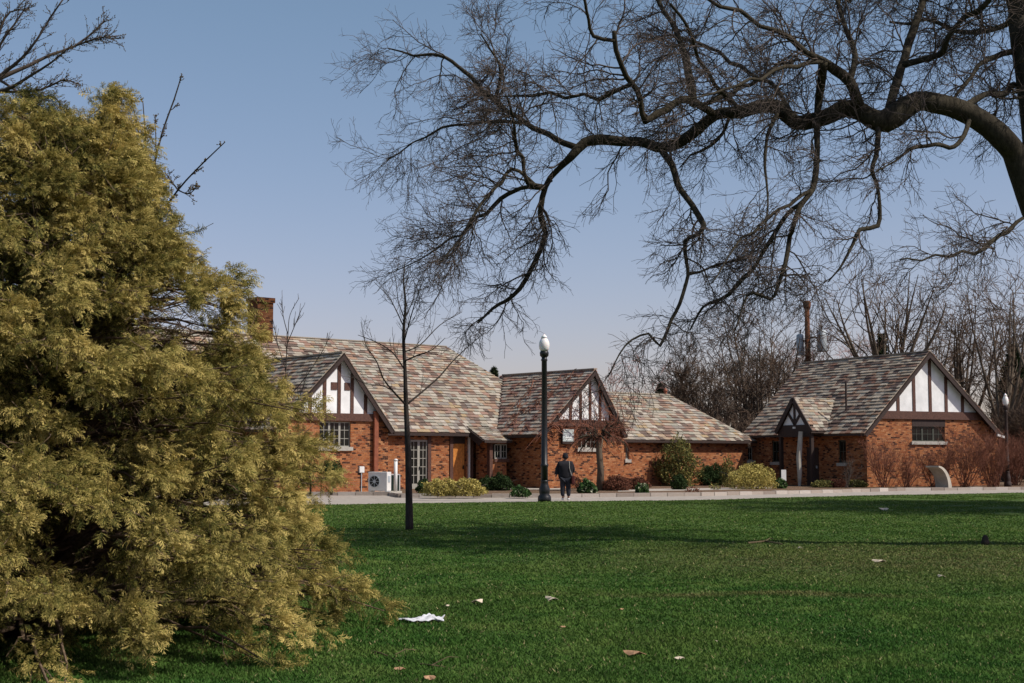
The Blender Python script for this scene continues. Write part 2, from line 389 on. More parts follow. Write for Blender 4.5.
# kerb stones along the far edge
mb = MB()
for (x0, y0), (x1, y1) in zip(far[:-1], far[1:]):
    L = math.hypot(x1-x0, y1-y0); n = max(1, int(L/.75)); dx, dy = (x1-x0)/L, (y1-y0)/L
    for k in range(n):
        a = k*L/n+.012; b = (k+1)*L/n-.012; h = .15+random.uniform(-.015, .015); o = random.uniform(-.015, .015)
        for_p = [(x0+dx*a+dy*(.12+o), y0+dy*a-dx*(.12+o)), (x0+dx*b+dy*(.12+o), y0+dy*b-dx*(.12+o)), (x0+dx*b-dy*.16, y0+dy*b+dx*.16), (x0+dx*a-dy*.16, y0+dy*a+dx*.16)]
        mb.prism([(p[0], p[1], -.01) for p in for_p], (0, 0, h+.01), random.random())
tag(mb.build('kerb', M['kerb']), kind='structure')
sheet('walkway', gp([(497, 489.5), (560, 489.5), (566, 486.3), (500, 486)], .104), .104, M['walk'])
sheet('side_walkway', gp([(618, 491.5), (700, 490.2), (772, 488.6), (770, 487), (700, 488.2), (618, 489.2)], .104), .104, M['walk'])
sheet('equipment_pad', gp([(352, 492.9), (402, 492.9), (402, 491), (352, 491)], .108), .112, M['concrete'], .05)

# grass blades (stuff)
N = 740000
yy = np.exp(rng.uniform(np.log(9.4), np.log(68.0), N)); xx = rng.uniform(-.50, .52, N)*yy
keep = yy < near_y(xx) - .05; xx, yy = xx[keep], yy[keep]; N = len(xx)
clump = .6 + .4*np.sin(xx*2.3+np.sin(yy*1.7)*2)*np.sin(yy*2.9+np.sin(xx*1.3))
h = rng.uniform(.012, .036, N)*(.8+.4*clump); w = (.0045 + .0006*yy)*rng.uniform(.6, 1.3, N)
az = rng.uniform(0, 2*pi, N); ln = rng.normal(0, .6, (N, 2))*h[:, None]; zz = ground_z(xx, yy)
b = np.stack([xx, yy, zz-.004], -1); s = np.stack([np.cos(az)*w, np.sin(az)*w, 0*w], -1)
V = np.stack([b-s, b+s, b+np.concatenate([ln, h[:, None]], -1)], 1).reshape(-1, 3)
tag(mesh_np('grass', V, [np.arange(3*N).reshape(-1, 3)], M['grass'], tint=rng.random(N)),
    'short spring turf covering the open lawn', 'grass', kind='stuff')

# ------------------------------------------------------------------ buildings
class Frame:
    def __init__(s, ox, oy, th, z0): s.o = (ox, oy); s.th = th; s.z0 = z0; s.u = (cos(th), sin(th)); s.b = (-sin(th), cos(th))
    def hy(s, px, py, y):
        r = ray(px, py); den = r[0]*s.b[0]+r[1]*s.b[1]; k = (y + s.o[0]*s.b[0]+s.o[1]*s.b[1])/den
        x = (r[0]*k-s.o[0])*s.u[0] + (r[1]*k-s.o[1])*s.u[1]; return x, CH + r[2]*k - s.z0
    def hx(s, px, py, x):
        r = ray(px, py); den = r[0]*s.u[0]+r[1]*s.u[1]; k = (x + s.o[0]*s.u[0]+s.o[1]*s.u[1])/den
        y = (r[0]*k-s.o[0])*s.b[0] + (r[1]*k-s.o[1])*s.b[1]; return y, CH + r[2]*k - s.z0
    def w(s, x, y, z=0): return (s.o[0]+x*s.u[0]+y*s.b[0], s.o[1]+x*s.u[1]+y*s.b[1], s.z0+z)

def slates(mb, poly3, expo=.23, wid=.30, thick=.03, lift=.05, rg=random):
    """rows of overlapping slates over a planar polygon; eave edge = lowest horizontal direction"""
    P = [Vector(p) for p in poly3]; n = Vector((0, 0, 0))
    for i in range(len(P)): n += P[i].cross(P[(i+1) % len(P)])
    n.normalize()
    if n.z < 0: n = -n
    e = Vector((0, 0, 1)).cross(n).normalized(); up = n.cross(e).normalized()
    O = P[0]; Q = [((p-O).dot(e), (p-O).dot(up)) for p in P]
    r0 = min(q[1] for q in Q); r1 = max(q[1] for q in Q); k = 0; r = r0
    def span(v):
        xs = []
        for i in range(len(Q)):
            (xa, ya), (xb, yb) = Q[i], Q[(i+1) % len(Q)]
            if (ya-v)*(yb-v) <= 0 and ya != yb: xs.append(xa+(xb-xa)*(v-ya)/(yb-ya))
        return (min(xs), max(xs)) if len(xs) >= 2 else None
    while r < r1-.02:
        ex = expo*(1-.25*(r-r0)/max(1, (r1-r0))); top = min(r+ex+.03, r1)
        a = span(min(r+.01, r1-.001)); b_ = span(top-.002)
        if a and b_:
            x = a[0] - (rg.uniform(0, wid) if k % 2 else 0)
            while x < a[1]:
                wd = wid*rg.uniform(.6, 1.35); xa, xb = max(x, a[0]), min(x+wd, a[1]); x += wd
                if xb-xa < .03: continue
                ta, tb = min(max(xa, b_[0]), b_[1]), max(min(xb, b_[1]), b_[0])
                if tb < ta: continue
                g = .004; lf = lift*rg.uniform(.6, 1.5); dr = rg.uniform(-.018, .012)
                tl = rg.uniform(-.006, .006)
                lo0 = O+e*(xa+g)+up*(r+dr); lo1 = O+e*(xb-g)+up*(r+dr+tl); hi0 = O+e*(ta+g)+up*top; hi1 = O+e*(tb-g)+up*top
                v = [lo0+n*.004, lo1+n*.004, lo0+n*lf, lo1+n*(lf+tl*.5), hi0+n*.008, hi1+n*.008, hi0, hi1]
                mb.add(v, [(0, 1, 3, 2), (2, 3, 5, 4), (0, 2, 4, 6), (1, 7, 5, 3)], rg.random())
        r += ex; k += 1

def roof_plane(parent, polys, mat, name='roof', wid=.40, expo=.28):
    mb = MB(); ub = MB()
    for p in polys:
        slates(mb, p, expo, wid)
        ub.prism([(a[0], a[1], a[2]-.006) for a in p], (0, 0, -.10))
    o = mb.build(name, mat, parent); u = ub.build('roof_board', M['underlay'], o); return o

CUTS = {}
def window(parent, fr, plane, px0, px1, py0, py1, n=3, rows=3, sill=True, mat='frame', depth=.10, axis='y', sillmat='stone', header=0):
    """window in the wall plane y=plane (front wall) or x=plane (side wall facing -x)"""
    hit = fr.hy if axis == 'y' else fr.hx
    ym = (py0+py1)/2; a0 = hit(px0, ym, plane)[0]; a1 = hit(px1, ym, plane)[0]; a0, a1 = min(a0, a1), max(a0, a1)
    pm = (px0+px1)/2; z1 = hit(pm, py0, plane)[1]; z0 = hit(pm, py1, plane)[1]
    def bx(mb, u0, u1, d0, d1, za, zb):
        if axis == 'y': mb.box(u0, u1, plane+d0, plane+d1, za, zb)
        else: mb.box(plane+d0, plane+d1, u0, u1, za, zb)
    CUTS.setdefault((parent.name, axis, round(plane, 3)), []).append((a0, a1, plane-.5, plane+.6, z0, z1) if axis == 'y' else (plane-.5, plane+.6, a0, a1, z0, z1))
    wplane = plane; plane = plane + depth
    f = MB(); t = .06
    bx(f, a0, a1, -.03, .06, z0, z0+t); bx(f, a0, a1, -.03, .06, z1-t, z1)
    cw = (a1-a0)/n
    for i in range(n+1):
        c = a0+i*cw; hw = .05 if 0 < i < n else .04
        bx(f, max(a0, c-hw), min(a1, c+hw), -.027, .057, z0+t, z1-t)
    w = f.build('window', M[mat], parent)
    g = MB(); bx(g, a0+.01, a1-.01, .0, .012, z0+.01, z1-.01); g.build('pane', M['glass'], w)
    m = MB()
    for i in range(n):
        bx(m, a0+i*cw+cw/2-.012, a0+i*cw+cw/2+.012, -.018, -.002, z0+t, z1-t)
        for k in range(1, rows):
            z = z0+(z1-z0)*k/rows; bx(m, a0+i*cw+.05, a0+(i+1)*cw-.05, -.015, -.0005, z-.012, z+.012)
    m.build('glazing_bar', M[mat], w)
    if sill:
        plane = wplane
        s = MB(); bx(s, a0-.1, a1+.1, -.09, .12, z0-.17, z0+.003); s.build('sill', M[sillmat], w, bevel=.01)
    if header:
        h = MB(); bx(h, a0-.02, a1+.02, -.012, .05, z1+.003, z1+header); h.build('lintel', M['timber_dark'], w)
    return w

def gable_front(parent, fr, y, xl, xr, xp, zb, zp, zl, zr, studs_px, beam_px, rake_w=.22, over=.35, name='gable', blocks=(), beam_mat='timber', base=0.0, rmat='timber_dark'):
    """stucco triangle with studs, beam under it, rakes along the edge. zb = top of the beam"""
    beam_h = beam_px
    def edge(x): return zp - (zp-zl)*(xp-x)/(xp-xl) if x <= xp else zp - (zp-zr)*(x-xp)/(xr-xp)
    # triangle between zb and the rakes
    xa = xp-(xp-xl)*(zp-zb)/(zp-zl); xb = xp+(xr-xp)*(zp-zb)/(zp-zr)
    MB().prism([(xa, y-.03, zb), (xb, y-.03, zb), (xp, y-.03, zp-.02)], (0, .1, 0)).build('gable_panel', M['stucco'], parent)
    MB().box(xa-.15, xb+.15, y-.10, y+.05, zb-beam_h, zb).build('beam', M[beam_mat], parent, bevel=.01)
    for (x, w) in studs_px:
        zt = edge(x) - .12; MB().box(x-w/2, x+w/2, y-.065, y-.0285, zb+.002, zt).build('stud', M[beam_mat], parent)
    for (x0, x1, z0, z1) in blocks: MB().box(x0, x1, y-.06, y-.028, z0, z1).build('timber_block', M[beam_mat], parent)
    # barge boards at the front of the overhang
    yo = y-over
    for sx, xe, ze in ((-1, xl, zl), (1, xr, zr)):
        d = Vector((xe-xp, 0, ze-zp)).normalized(); nn = Vector((0, 1, 0)).cross(d); 
        if nn.z > 0: nn = -nn
        q = Vector((xe, yo, ze)); p = Vector((xp, yo, zp)); 
        MB().prism([p, q, q+nn*rake_w, p+Vector((0, 0, -rake_w/abs(nn.z)))], (0, .06, 0)).build('barge_board', M[rmat], parent)
        # soffit under the overhang
        MB().prism([p+Vector((0, .06, -.13)), q+Vector((0, .06, -.13)), q+Vector((0, over+.1, -.13)), p+Vector((0, over+.1, -.13))], (0, 0, .02)).build('soffit', M['timber_dark'], parent)
    return edge

# ---------- main building
TH = R_(40); O = PD(340, 456, 64.0); FA = Frame(O[0], O[1], TH, .10)
A = empty('brick_building', (O[0], O[1], .10), TH, 'long brick and half-timbered building with three multicoloured slate roofs', 'building')
# gable one
xp, zp = FA.hy(340, 353, 0)
xR, zR = FA.hy(395, 431, -.35); xL = -3.55; zL = zp-(zp-zR)*1.0
y0 = 0.0; YM = 3.6; ZE = zR
w1r = FA.hy(388, 450, 0)[0]; w1l = xL+.35
zb1 = FA.hy(340, 413.3, 0)[1]
zbm = FA.hy(340, 421, 0)[1]
print('gable1', xp, zp, xR, zR, 'beam', zb1, zbm)
walls = MB()
def edge1(x): return zp-.15-(zp-zL)*(xp-x)/(xp-xL) if x <= xp else zp-.15-(zp-zR)*(x-xp)/(xR-xp)
FR = []
def build_walls(root):
    for m_, ax, pl in FR: m_.build('wall', M['brick'], root, cut=CUTS.get((root.name, ax, round(pl, 3))))
    FR.clear()
def gable_wall(x0, x1, xpk, ztop, edge, y, th=.25):
    """brick up to ztop, following the roof at the corners"""
    pts = [(x0, y, -.15), (x1, y, -.15)]
    e1, e0 = edge(x1), edge(x0)
    if e1 < ztop:
        lo, hi = x1, xpk
        for _ in range(40):
            m = (lo+hi)/2
            if edge(m) < ztop: lo = m
            else: hi = m
        pts += [(x1, y, e1), (lo, y, ztop)]
    else: pts += [(x1, y, ztop)]
    if e0 < ztop:
        lo, hi = x0, xpk
        for _ in range(40):
            m = (lo+hi)/2
            if edge(m) < ztop: lo = m
            else: hi = m
        pts += [(lo, y, ztop), (x0, y, e0)]
    else: pts += [(x0, y, ztop)]
    FR.append((MB().prism(pts, (0, th, 0)), 'y', y))
gable_wall(w1l, w1r, xp, zbm+.05, edge1, 0)
walls.box(w1r-.25, w1r-.002, .25, YM, -.15, edge1(w1r)-.02); walls.box(w1l+.002, w1l+.25, .25, YM, -.15, edge1(w1l)-.02)
st = [(FA.hy(px, 400, 0)[0], .17) for px in (309.5, 324, 338.5, 351.5, 365)]
bl = []
for a, b in ((330.5, 336.5), (344, 349.5)): bl.append((FA.hy(a, 386, 0)[0], FA.hy(b, 386, 0)[0], FA.hy(340, 390, 0)[1], FA.hy(340, 382.5, 0)[1]))
gable_front(A, FA, 0, xL, xR, xp, zb1, zp, zL, zR, st, zb1-zbm, blocks=bl)
window(A, FA, 0, 319.5, 350.5, 421.5, 447, 3, 3)
MB().box(FA.hy(372, 440, 0)[0], FA.hy(376.2, 440, 0)[0], -.20, -.05, FA.hy(374, 473, 0)[1], FA.hy(374, 411, 0)[1]).build('downspout', M['copper'], A, bevel=.02)
# main block geometry
ye = YM-.35
zE = FA.hy(430, 432.6, ye)[1]
xa, zr_ = FA.hy(300, 336.5, 9.0); xb, zr2 = FA.hy(450, 348, 9.0)
ZR = (zr_+zr2)/2; YR = 9.0; slope = (ZR-zE)/(YR-ye)
print('main ridge', xa, zr_, xb, zr2, 'eave', zE, 'slope', slope)
XH = xb-.3; XE = XH+(YR-ye)
# gable two
x2c, z2p = FA.hy(591, 369.5, 0)
x2l = FA.hy(547, 460, 0)[0]; x2r = FA.hy(624, 460, 0)[0]
x2L, z2L = FA.hy(541.5, 434, -.35); x2R, z2R = FA.hy(627.5, 436, -.35)
z2L = z2R = (z2L+z2R)/2
zb2 = FA.hy(588, 420, 0)[1]; zbm2 = FA.hy(588, 427, 0)[1]
print('gable2', x2c, z2p, x2L, z2L, x2R, z2R)
def edge2(x): return z2p-.15-(z2p-z2L)*(x2c-x)/(x2c-x2L) if x <= x2c else z2p-.15-(z2p-z2R)*(x-x2c)/(x2R-x2c)
gable_wall(x2l, x2r, x2c, zbm2+.05, edge2, 0)
walls.box(x2l, x2l+.25, .252, YM+1, -.15, edge2(x2l)-.03); walls.box(x2r-.25, x2r-.002, .252, YM, -.15, edge2(x2r)-.03)
st = [(FA.hy(px, 400, 0)[0], .17) for px in (570, 580, 589.5, 599.5, 609.5)]
gable_front(A, FA, 0, x2L, x2R, x2c, zb2, z2p, z2L, z2R, st, zb2-zbm2)
window(A, FA, 0, 578, 596, 428.5, 448.5, 2, 3)
# main roof (front slope with hip on the right; the wings' roofs die into it)
s2 = (z2p-z2L)/(x2c-x2L)
def main_y(z): return ye+(z-zE)/slope
roofA = roof_plane(A, [[(xL-6, ye, zE), (XE, ye, zE), (XH, YR, ZR), (xL-6, YR, ZR)],
    [(xL-6, 2*YR-ye, zE), (XE, 2*YR-ye, zE), (XH, YR, ZR), (xL-6, YR, ZR)],
    [(XE, ye, zE), (XE, 2*YR-ye, zE), (XH, YR, ZR)]], M['slate'], wid=.37, expo=.26)
walls.box(xL-5.4, w1l+.003, YM, YM+.25, -.15, zE); walls.box(xL-5.6, xL-5.4, YM, 2*YR-YM, -.15, zE); walls.box(xL-5.6, XE-.4, 2*YR-YM-.2, 2*YR-YM, -.15, zE+.1)
# wing roofs
def wing(xc, zpk, xl, zl, xr, zr, y0, mat):
    yt = main_y(zpk)+.35; 
    return roof_plane(A, [[(xl, y0, zl), (xl, main_y(zl)+.4, zl), (xc, yt, zpk), (xc, y0, zpk)], [(xr, y0, zr), (xr, main_y(zr)+.4, zr), (xc, yt, zpk), (xc, y0, zpk)]], mat)
wing(xp, zp, xL, zL, xR, zR, -.35, M['slate']); wing(x2c, z2p, x2L, z2L, x2R, z2R, -.35, M['slate_c'])
# valley flashing between main roof and gable two
v0 = Vector((x2L+.02, main_y(z2L)+.02, z2L+.04)); v1 = Vector((x2c, main_y(z2p), z2p+.05))
MB().bar(v0, v1, .16, .05).build('valley_flashing', M['timber_dark'], A)
# ridge caps
MB().bar((xL-6, YR, ZR+.02), (XH, YR, ZR+.02), .20, .05).build('ridge_cap', M['slate'], A)
MB().bar((x2c, -.35, z2p+.02), (x2c, main_y(z2p), z2p+.02), .24, .07).build('ridge_cap', M['slate_c'], A)
MB().bar((xp, -.35, zp+.02), (xp, main_y(zp), zp+.02), .24, .07).build('ridge_cap', M['slate'], A)
# main front wall with openings
def wx(px, y=YM): return FA.hy(px, 460, y)[0]
def wz(py, px=440, y=YM): return FA.hy(px, py, y)[1]
zt = zE+.12
xd0, xd1 = wx(409.5), wx(428); xe0, xe1 = wx(453), wx(466.5); xf0 = wx(473)
zdoor = wz(440)
for a, b in ((w1r, xd0), (xd1, xe0), (xe1, xf0)): walls.box(a, b, YM, YM+.25, -.15, zt)
walls.box(xd0, xd1, YM, YM+.25, zdoor, zt-.001)
walls.box(xe0-.3, x2l+.3, YM+1.3, YM+1.5, -.15, zt)      # back of the recessed porch
walls.box(xf0, x2l-.003, YM+.002, YM+.25, zdoor+.1, zt-.004)
walls.box(xe0-.2, xe0-.002, YM+.26, YM+1.3, -.15, zt-.003)
# french doors
fd = MB(); fd.box(xd0, xd1, YM+.02, YM+.1, zdoor-.09, zdoor)
xm = (xd0+xd1)/2
for c in (xd0+.04, xm, xd1-.04): fd.box(c-.07, c+.07, YM+.021, YM+.099, -.05, zdoor-.09)
fd.box(xd0+.1, xd1-.1, YM+.03, YM+.09, -.05, .25)
d = fd.build('french_door', M['frame'], A)
MB().box(xd0+.02, xd1-.02, YM+.055, YM+.07, -.05, zdoor-.02).build('pane', M['glass'], d)
gb = MB()
for c in ((xd0+xm)/2, (xd1+xm)/2): gb.box(c-.015, c+.015, YM+.035, YM+.054, .25, zdoor-.09)
for k in range(1, 5):
    z = .25+(zdoor-.34)*k/5; gb.box(xd0+.1, xd1-.1, YM+.038, YM+.0545, z-.015, z+.015)
gb.build('glazing_bar', M['frame'], d)
MB().box(xm+.03, xm+.07, YM-.03, YM+.02, .95, 1.1).build('handle', M['black'], d)
for px in (429, 451): MB().box(wx(px)-.1, wx(px)+.1, YM-.06, YM+.0-.002, -.1, zE-.05).build('post', M['timber'], A)
MB().box(wx(468.5)-.05, wx(468.5)+.05, YM-.08, YM-.003, -.1, zE-.1).build('post', M['white'], A)
MB().box(wx(471.5)-.06, wx(471.5)+.06, YM-.07, YM-.003, -.1, zE-.1).build('post', M['timber'], A)
# entrance door
dd = MB().box(xe0+.03, xe1-.03, YM+.14, YM+.2, -.02, 2.25)
for s in (0, 1):
    a = xe0+.1+s*(xe1-xe0-.1)/2; b = a+(xe1-xe0-.35)/2; dd.box(a, b, YM+.12, YM+.14, .15, .95); dd.box(a, b, YM+.12, YM+.14, 1.05, 2.1)
d = dd.build('entrance_door', M['door'], A); MB().box(xe1-.16, xe1-.11, YM+.06, YM+.12, .95, 1.15).build('handle', M['black'], d)
MB().box(xe0, xe1, YM+.13, YM+.22, 2.26, zt-.01).build('door_header', M['timber_dark'], A)
# bay by the junction with its flared roof
YB = 2.45
xb0 = FA.hy(490, 460, YB)[0]; xb1 = FA.hy(506.5, 460, YB)[0]; zb0 = FA.hy(498, 441, YB)[1]; zsl = FA.hy(498, 459.5, YB)[1]
bay = MB(); bay.box(xb0+.12, xb1, YB, YB+.2, -.15, zsl); bay.box(xb0+.12, xb1, YB, YB+.2, zb0-.14, zb0+.1)
bay.box(xb0+.0, xb0+.2, YB+.2, YM, -.15, zb0+.2); bay.box(xb1-.2, xb1, YB+.2, YM+.3, -.15, zb0+.2)
bay.build('bay_wall', M['brick'], A)
MB().box(xb0-.04, xb0+.16, YB-.03, YB+.197, -.1, zb0+.1).build('bay_post', M['timber'], A)
window(A, FA, YB, 495, 507, 444, 458.8, 2, 2, sill=True, sillmat='timber', depth=.05)
ub0 = FA.hy(484.5, 440.5, YB-.3)[0]; zf = FA.hy(490, 440.5, YB-.3)[1]
roof_plane(A, [[(ub0, YB-.3, zf), (x2L+.2, YB-.3, zf), (x2L+.2, ye+.35, zE+.33), (ub0, ye+.35, zE+.33)]], M['slate'], 'bay_roof', .36, .25)
MB().prism([(ub0-.02, YB-.3, zf-.02), (ub0-.02, ye+.3, zE+.27), (ub0-.02, ye+.3, zE-.05), (ub0-.02, YB+.1, zf-.25)], (-.06, 0, 0)).build('barge_board', M['timber_dark'], A)
# gutters / fascias
MB().box(w1r+.1, ub0-.1, ye-.02, ye+.03, zE-.16, zE-.04).build('fascia', M['timber_dark'], A)
MB().box(ub0, x2L, YB-.32, YB-.28, zf-.12, zf-.02).build('fascia', M['timber_dark'], A)
MB().box(x2L+.02, x2L+.07, -.33, main_y(z2L), z2L-.15, z2L-.03).build('fascia', M['timber_dark'], A)
# low right range
Y3 = .9; ye3 = .5
x3e, z3e = FA.hy(757, 441.3, ye3); x3a = x2r-.1
t_ = FA.hy(668, 394.5, ye3+3.5); x3h, z3h = t_
print('range3', x3a, x3e, z3e, 'ridge', x3h, z3h)
run3 = 3.6; x3h = x3e-run3; z3h = FA.hy(668, 395, ye3+run3)[1]; YR3 = ye3+run3
roof_plane(A, [[(x3a-2.5, ye3, z3e), (x3e, ye3, z3e), (x3h, YR3, z3h), (x3a-2.5, YR3, z3h)],
    [(x3a-2.5, 2*YR3-ye3, z3e), (x3e, 2*YR3-ye3, z3e), (x3h, YR3, z3h), (x3a-2.5, YR3, z3h)],
    [(x3e, ye3, z3e), (x3e, 2*YR3-ye3, z3e), (x3h, YR3, z3h)]], M['slate'], wid=.42, expo=.28)
MB().bar((x3a-2.5, YR3, z3h+.02), (x3h, YR3, z3h+.02), .24, .07).build('ridge_cap', M['slate'], A)
FR.append((MB().box(x2r, x3e-.35, Y3, Y3+.25, -.15, z3e+.1), 'y', Y3)); walls.box(x3e-.6, x3e-.35, Y3+.25, 2*YR3-Y3, -.15, z3e+.1)
MB().box(x3a+.5, x3e, ye3-.02, ye3+.03, z3e-.13, z3e-.03).build('fascia', M['timber_dark'], A)
window(A, FA, Y3, 748, 753, 447, 460.5, 1, 2)
window(A, FA, Y3, 625.5, 629, 447, 459.5, 1, 2)
walls.build('wall', M['brick'], A); build_walls(A)
# vent stack and chimney
vx, vz = FA.hy(665.5, 395, YR3)
MB().lathe([(.10, z3h-.3), (.09, z3h+.20), (.13, z3h+.22), (.13, z3h+.27), (.07, z3h+.36), (.02, z3h+.42)], (vx, YR3), 12).build('roof_vent', M['copper'], A)
cx = FA.hy(262, 320, YR)[0]; cz = FA.hy(262, 298.5, YR)[1]
ch = MB(); ch.box(cx-.55, cx+.35, YR-.5, YR+.5, ZR-1, cz-.25); ch.box(cx-.62, cx+.42, YR-.57, YR+.57, cz-.25, cz)
ch.build('chimney', M['brick_dark'], A)
# wall sign on gable two
sx0, sx1 = FA.hy(560.6, 436, 0)[0], FA.hy(571.6, 436, 0)[0]; sz1, sz0 = FA.hy(566, 429.2, 0)[1], FA.hy(566, 442.4, 0)[1]
o_ = FA.w((sx0+sx1)/2, -.16, (sz0+sz1)/2)
S = empty('wall_sign', o_, TH, 'small grey-green sign board on the middle gable, left of its window', 'sign')
hw, hh = (sx1-sx0)/2, (sz1-sz0)/2
MB().box(-hw, hw, 0, .14, -hh-.08, hh).build('board', M['timber_dark'], S)
MB().box(-hw+.0, hw, -.02, -.002, -hh+.05, hh, .35).build('sign_face', M['sign'], S)
mb = MB()
for (a, b, c, d_) in ((-.5, .55, -.62, -.5), (-.6, .7, -.38, -.2), (-.62, -.2, -.08, .1), (-.12, .2, -.06, .12), (.28, .66, -.1, .14), (-.2, .25, .25, .4), (-.35, .0, .45, .55), (.05, .38, .42, .6)):
    mb.box(a*hw, b*hw, -.03, -.0205, c*hh, d_*hh, 1)
mb.build('lettering', M['sign'], S)

# ---------- right building
TB = R_(27); OB = PD(930, 456, 77.0); FB = Frame(OB[0], OB[1], TB, .10)
B = empty('brick_cottage', (OB[0], OB[1], .10), TB, 'separate brick cottage at right with a white half-timbered gable and grey slate roof', 'building')
bxp, bzp = FB.hy(930, 351, -.4)
bxL, bzL = FB.hy(864.5, 431, -.4); bxR, bzR = FB.hy(1003, 437, -.4)
bzL = bzR = (bzL+bzR)/2
bwl = FB.hy(867, 460, 0)[0]; bwr = FB.hy(998.5, 460, 0)[0]
zbt = FB.hy(930, 411.6, 0)[1]; zbb = FB.hy(930, 419.6, 0)[1]
print('cottage', bxp, bzp, bxL, bzL, bxR, bzR, bwl, bwr)
walls = MB()
def edgeB(x): return bzp-.17-(bzp-bzL)*(bxp-x)/(bxp-bxL) if x <= bxp else bzp-.17-(bzp-bzR)*(x-bxp)/(bxR-bxp)
gable_wall(bwl, bwr, bxp, zbb+.05, edgeB, 0)
LB = FB.hx(751, 456, bwl)[0]; print('len', LB)
wob = LB
FR.append((MB().box(bwl, bwl+.25, .252, LB, -.15, edgeB(bwl)-.03), 'x', bwl)); walls.box(bwr-.25, bwr-.003, .25, LB, -.15, edgeB(bwr)-.03)
st = [(FB.hy(px, 400, 0)[0], .2) for px in (897.4, 913.4, 929.6, 945.5, 961.7)]
gable_front(B, FB, 0, bxL, bxR, bxp, zbt, bzp, bzL, bzR, st, zbt-zbb, over=.4, rake_w=.26)
window(B, FB, 0, 912, 945, 426.5, 441.5, 3, 2, mat='frame_dark')
MB().box(FB.hy(912, 424, 0)[0], FB.hy(945, 424, 0)[0], -.012, .03, FB.hy(928, 426.6, 0)[1], zbb).build('window_head_shade', M['timber_dark'], B)  # dark strip put in for the shade across the window top
roof_plane(B, [[(bxL, -.4, bzL), (bxL, LB+.3, bzL), (bxp, LB+.3, bzp), (bxp, -.4, bzp)], [(bxR, -.4, bzR), (bxR, LB+.3, bzR), (bxp, LB+.3, bzp), (bxp, -.4, bzp)]], M['slate_b'], wid=.44, expo=.29)
MB().bar((bxp, -.4, bzp+.01), (bxp, LB+.3, bzp+.01), .2, .05).build('ridge_cap', M['slate_b'], B)
pts = [(bwl+.1, LB, -.15), (bwr-.1, LB, -.15), (bwr-.1, LB, edgeB(bwr-.1)-.05), (bxp, LB, bzp-.3), (bwl+.1, LB, edgeB(bwl+.1)-.05)]
walls.prism(pts, (0, -.2, 0))
window(B, FB, bwl, 772, 779, 441, 462, 1, 2, mat='frame_dark', axis='x'); window(B, FB, bwl, 838.5, 846, 440, 463, 1, 2, mat='frame_dark', axis='x')
walls.build('wall', M['brick'], B); build_walls(B)
MB().tube([(bxL+1.35, FB.hy(895, 372, 3)[0]*0+2.6, bzL+1.0), (bxL+1.35, 2.6, bzL+2.9)], .055).build('vent_pipe', M['timber_dark'], B)
MB().bar((bxR-.5, -.46, bzR-.02), (bxR+.12, -.46, bzR-.16), .1, .12).build('gutter', M['white'], B)
# entrance gablet on the shaded side
xg = bwl-1.2
yg, zg = FB.hx(792.4, 397.5, xg-.15); y1, z1 = FB.hx(775.5, 431.5, xg-.15); y2, z2 = FB.hx(811.5, 431.5, xg-.15); zg0 = (z1+z2)/2
print('gablet', yg, zg, y1, y2, zg0, z1, z2)
hwg = (abs(y1-yg)+abs(y2-yg))/2; ya, yb = yg-hwg, yg+hwg
def roofB_x(z): return bxL+(z-bzL)*(bxp-bxL)/(bzp-bzL)
xr_ = roofB_x(zg)+.3; xe_ = roofB_x(zg0)+.35
roof_plane(B, [[(xg-.15, ya, zg0), (xe_, ya, zg0), (xr_, yg, zg), (xg-.15, yg, zg)], [(xg-.15, yb, zg0), (xe_, yb, zg0), (xr_, yg, zg), (xg-.15, yg, zg)]], M['slate'], 'porch_roof', .34, .24)
MB().bar((xe_-.2, ya-.03, zg0+.08), (xr_-.1, yg-.05, zg+.04), .12, .08).build('valley_flashing', M['timber_dark'], B)
zc = FB.hx(795, 425, xg)[1]
k_ = (zg-.25-zc)/(zg-zg0); 
MB().prism([(xg, yg-hwg*k_, zc), (xg, yg+hwg*k_, zc), (xg, yg, zg-.25)], (.08, 0, 0)).build('porch_panel', M['stucco'], B)
for a, b in (((ya+.02, zg0-.05), (yg, zg-.08)), ((yb-.02, zg0-.05), (yg, zg-.08))):
    MB().bar((xg-.14, a[0], a[1]), (xg-.14, b[0], b[1]), .26, .06, up=(1, 0, 0)).build('barge_board', M['timber_dark'], B)
for a, b in (((yg, zg-.3), (yg, zc)), ((yg, zc+.02), (yg-hwg*k_*.5, zc+(zg-zc)*.42)), ((yg, zc+.02), (yg+hwg*k_*.5, zc+(zg-zc)*.42))):
    MB().bar((xg-.03, a[0], a[1]), (xg-.03, b[0], b[1]), .15, .05, up=(1, 0, 0)).build('brace', M['timber_dark'], B)
MB().box(xg-.06, xg+.1, ya+.12, yb-.12, zg0-.3, zc).build('beam', M['timber_dark'], B)
MB().box(xg-.08, xg-.062, yg-.12, yg+.12, zc-.2, zc-.1).build('number_plate', M['white'], B)
for yy_ in (ya+.25, yb-.25): MB().box(xg-.03, xg+.15, yy_-.09, yy_+.09, -.1, zg0-.3).build('porch_post', M['timber_dark'], B)
pc = FB.hx(799, 460, xg-.45); MB().tube([(xg-.45, pc[0], -.1), (xg-.44, pc[0]-.02, .8), (xg-.43, pc[0]+.03, 1.5), (xg-.3, pc[0], zg0-.02)], [.07, .13, .15, .12], 8).build('sunlit_strip_post', M['concrete'], B)  # pale post shaped after a strip of sunlight in the porch
d = MB().box(bwl-.03, bwl+.02, yg-.5, yg+.5, -.05, 2.1).build('side_door', M['timber_dark'], B); MB().box(bwl-.09, bwl-.031, yg-.42, yg-.36, .95, 1.1).build('handle', M['grey_metal'], d)
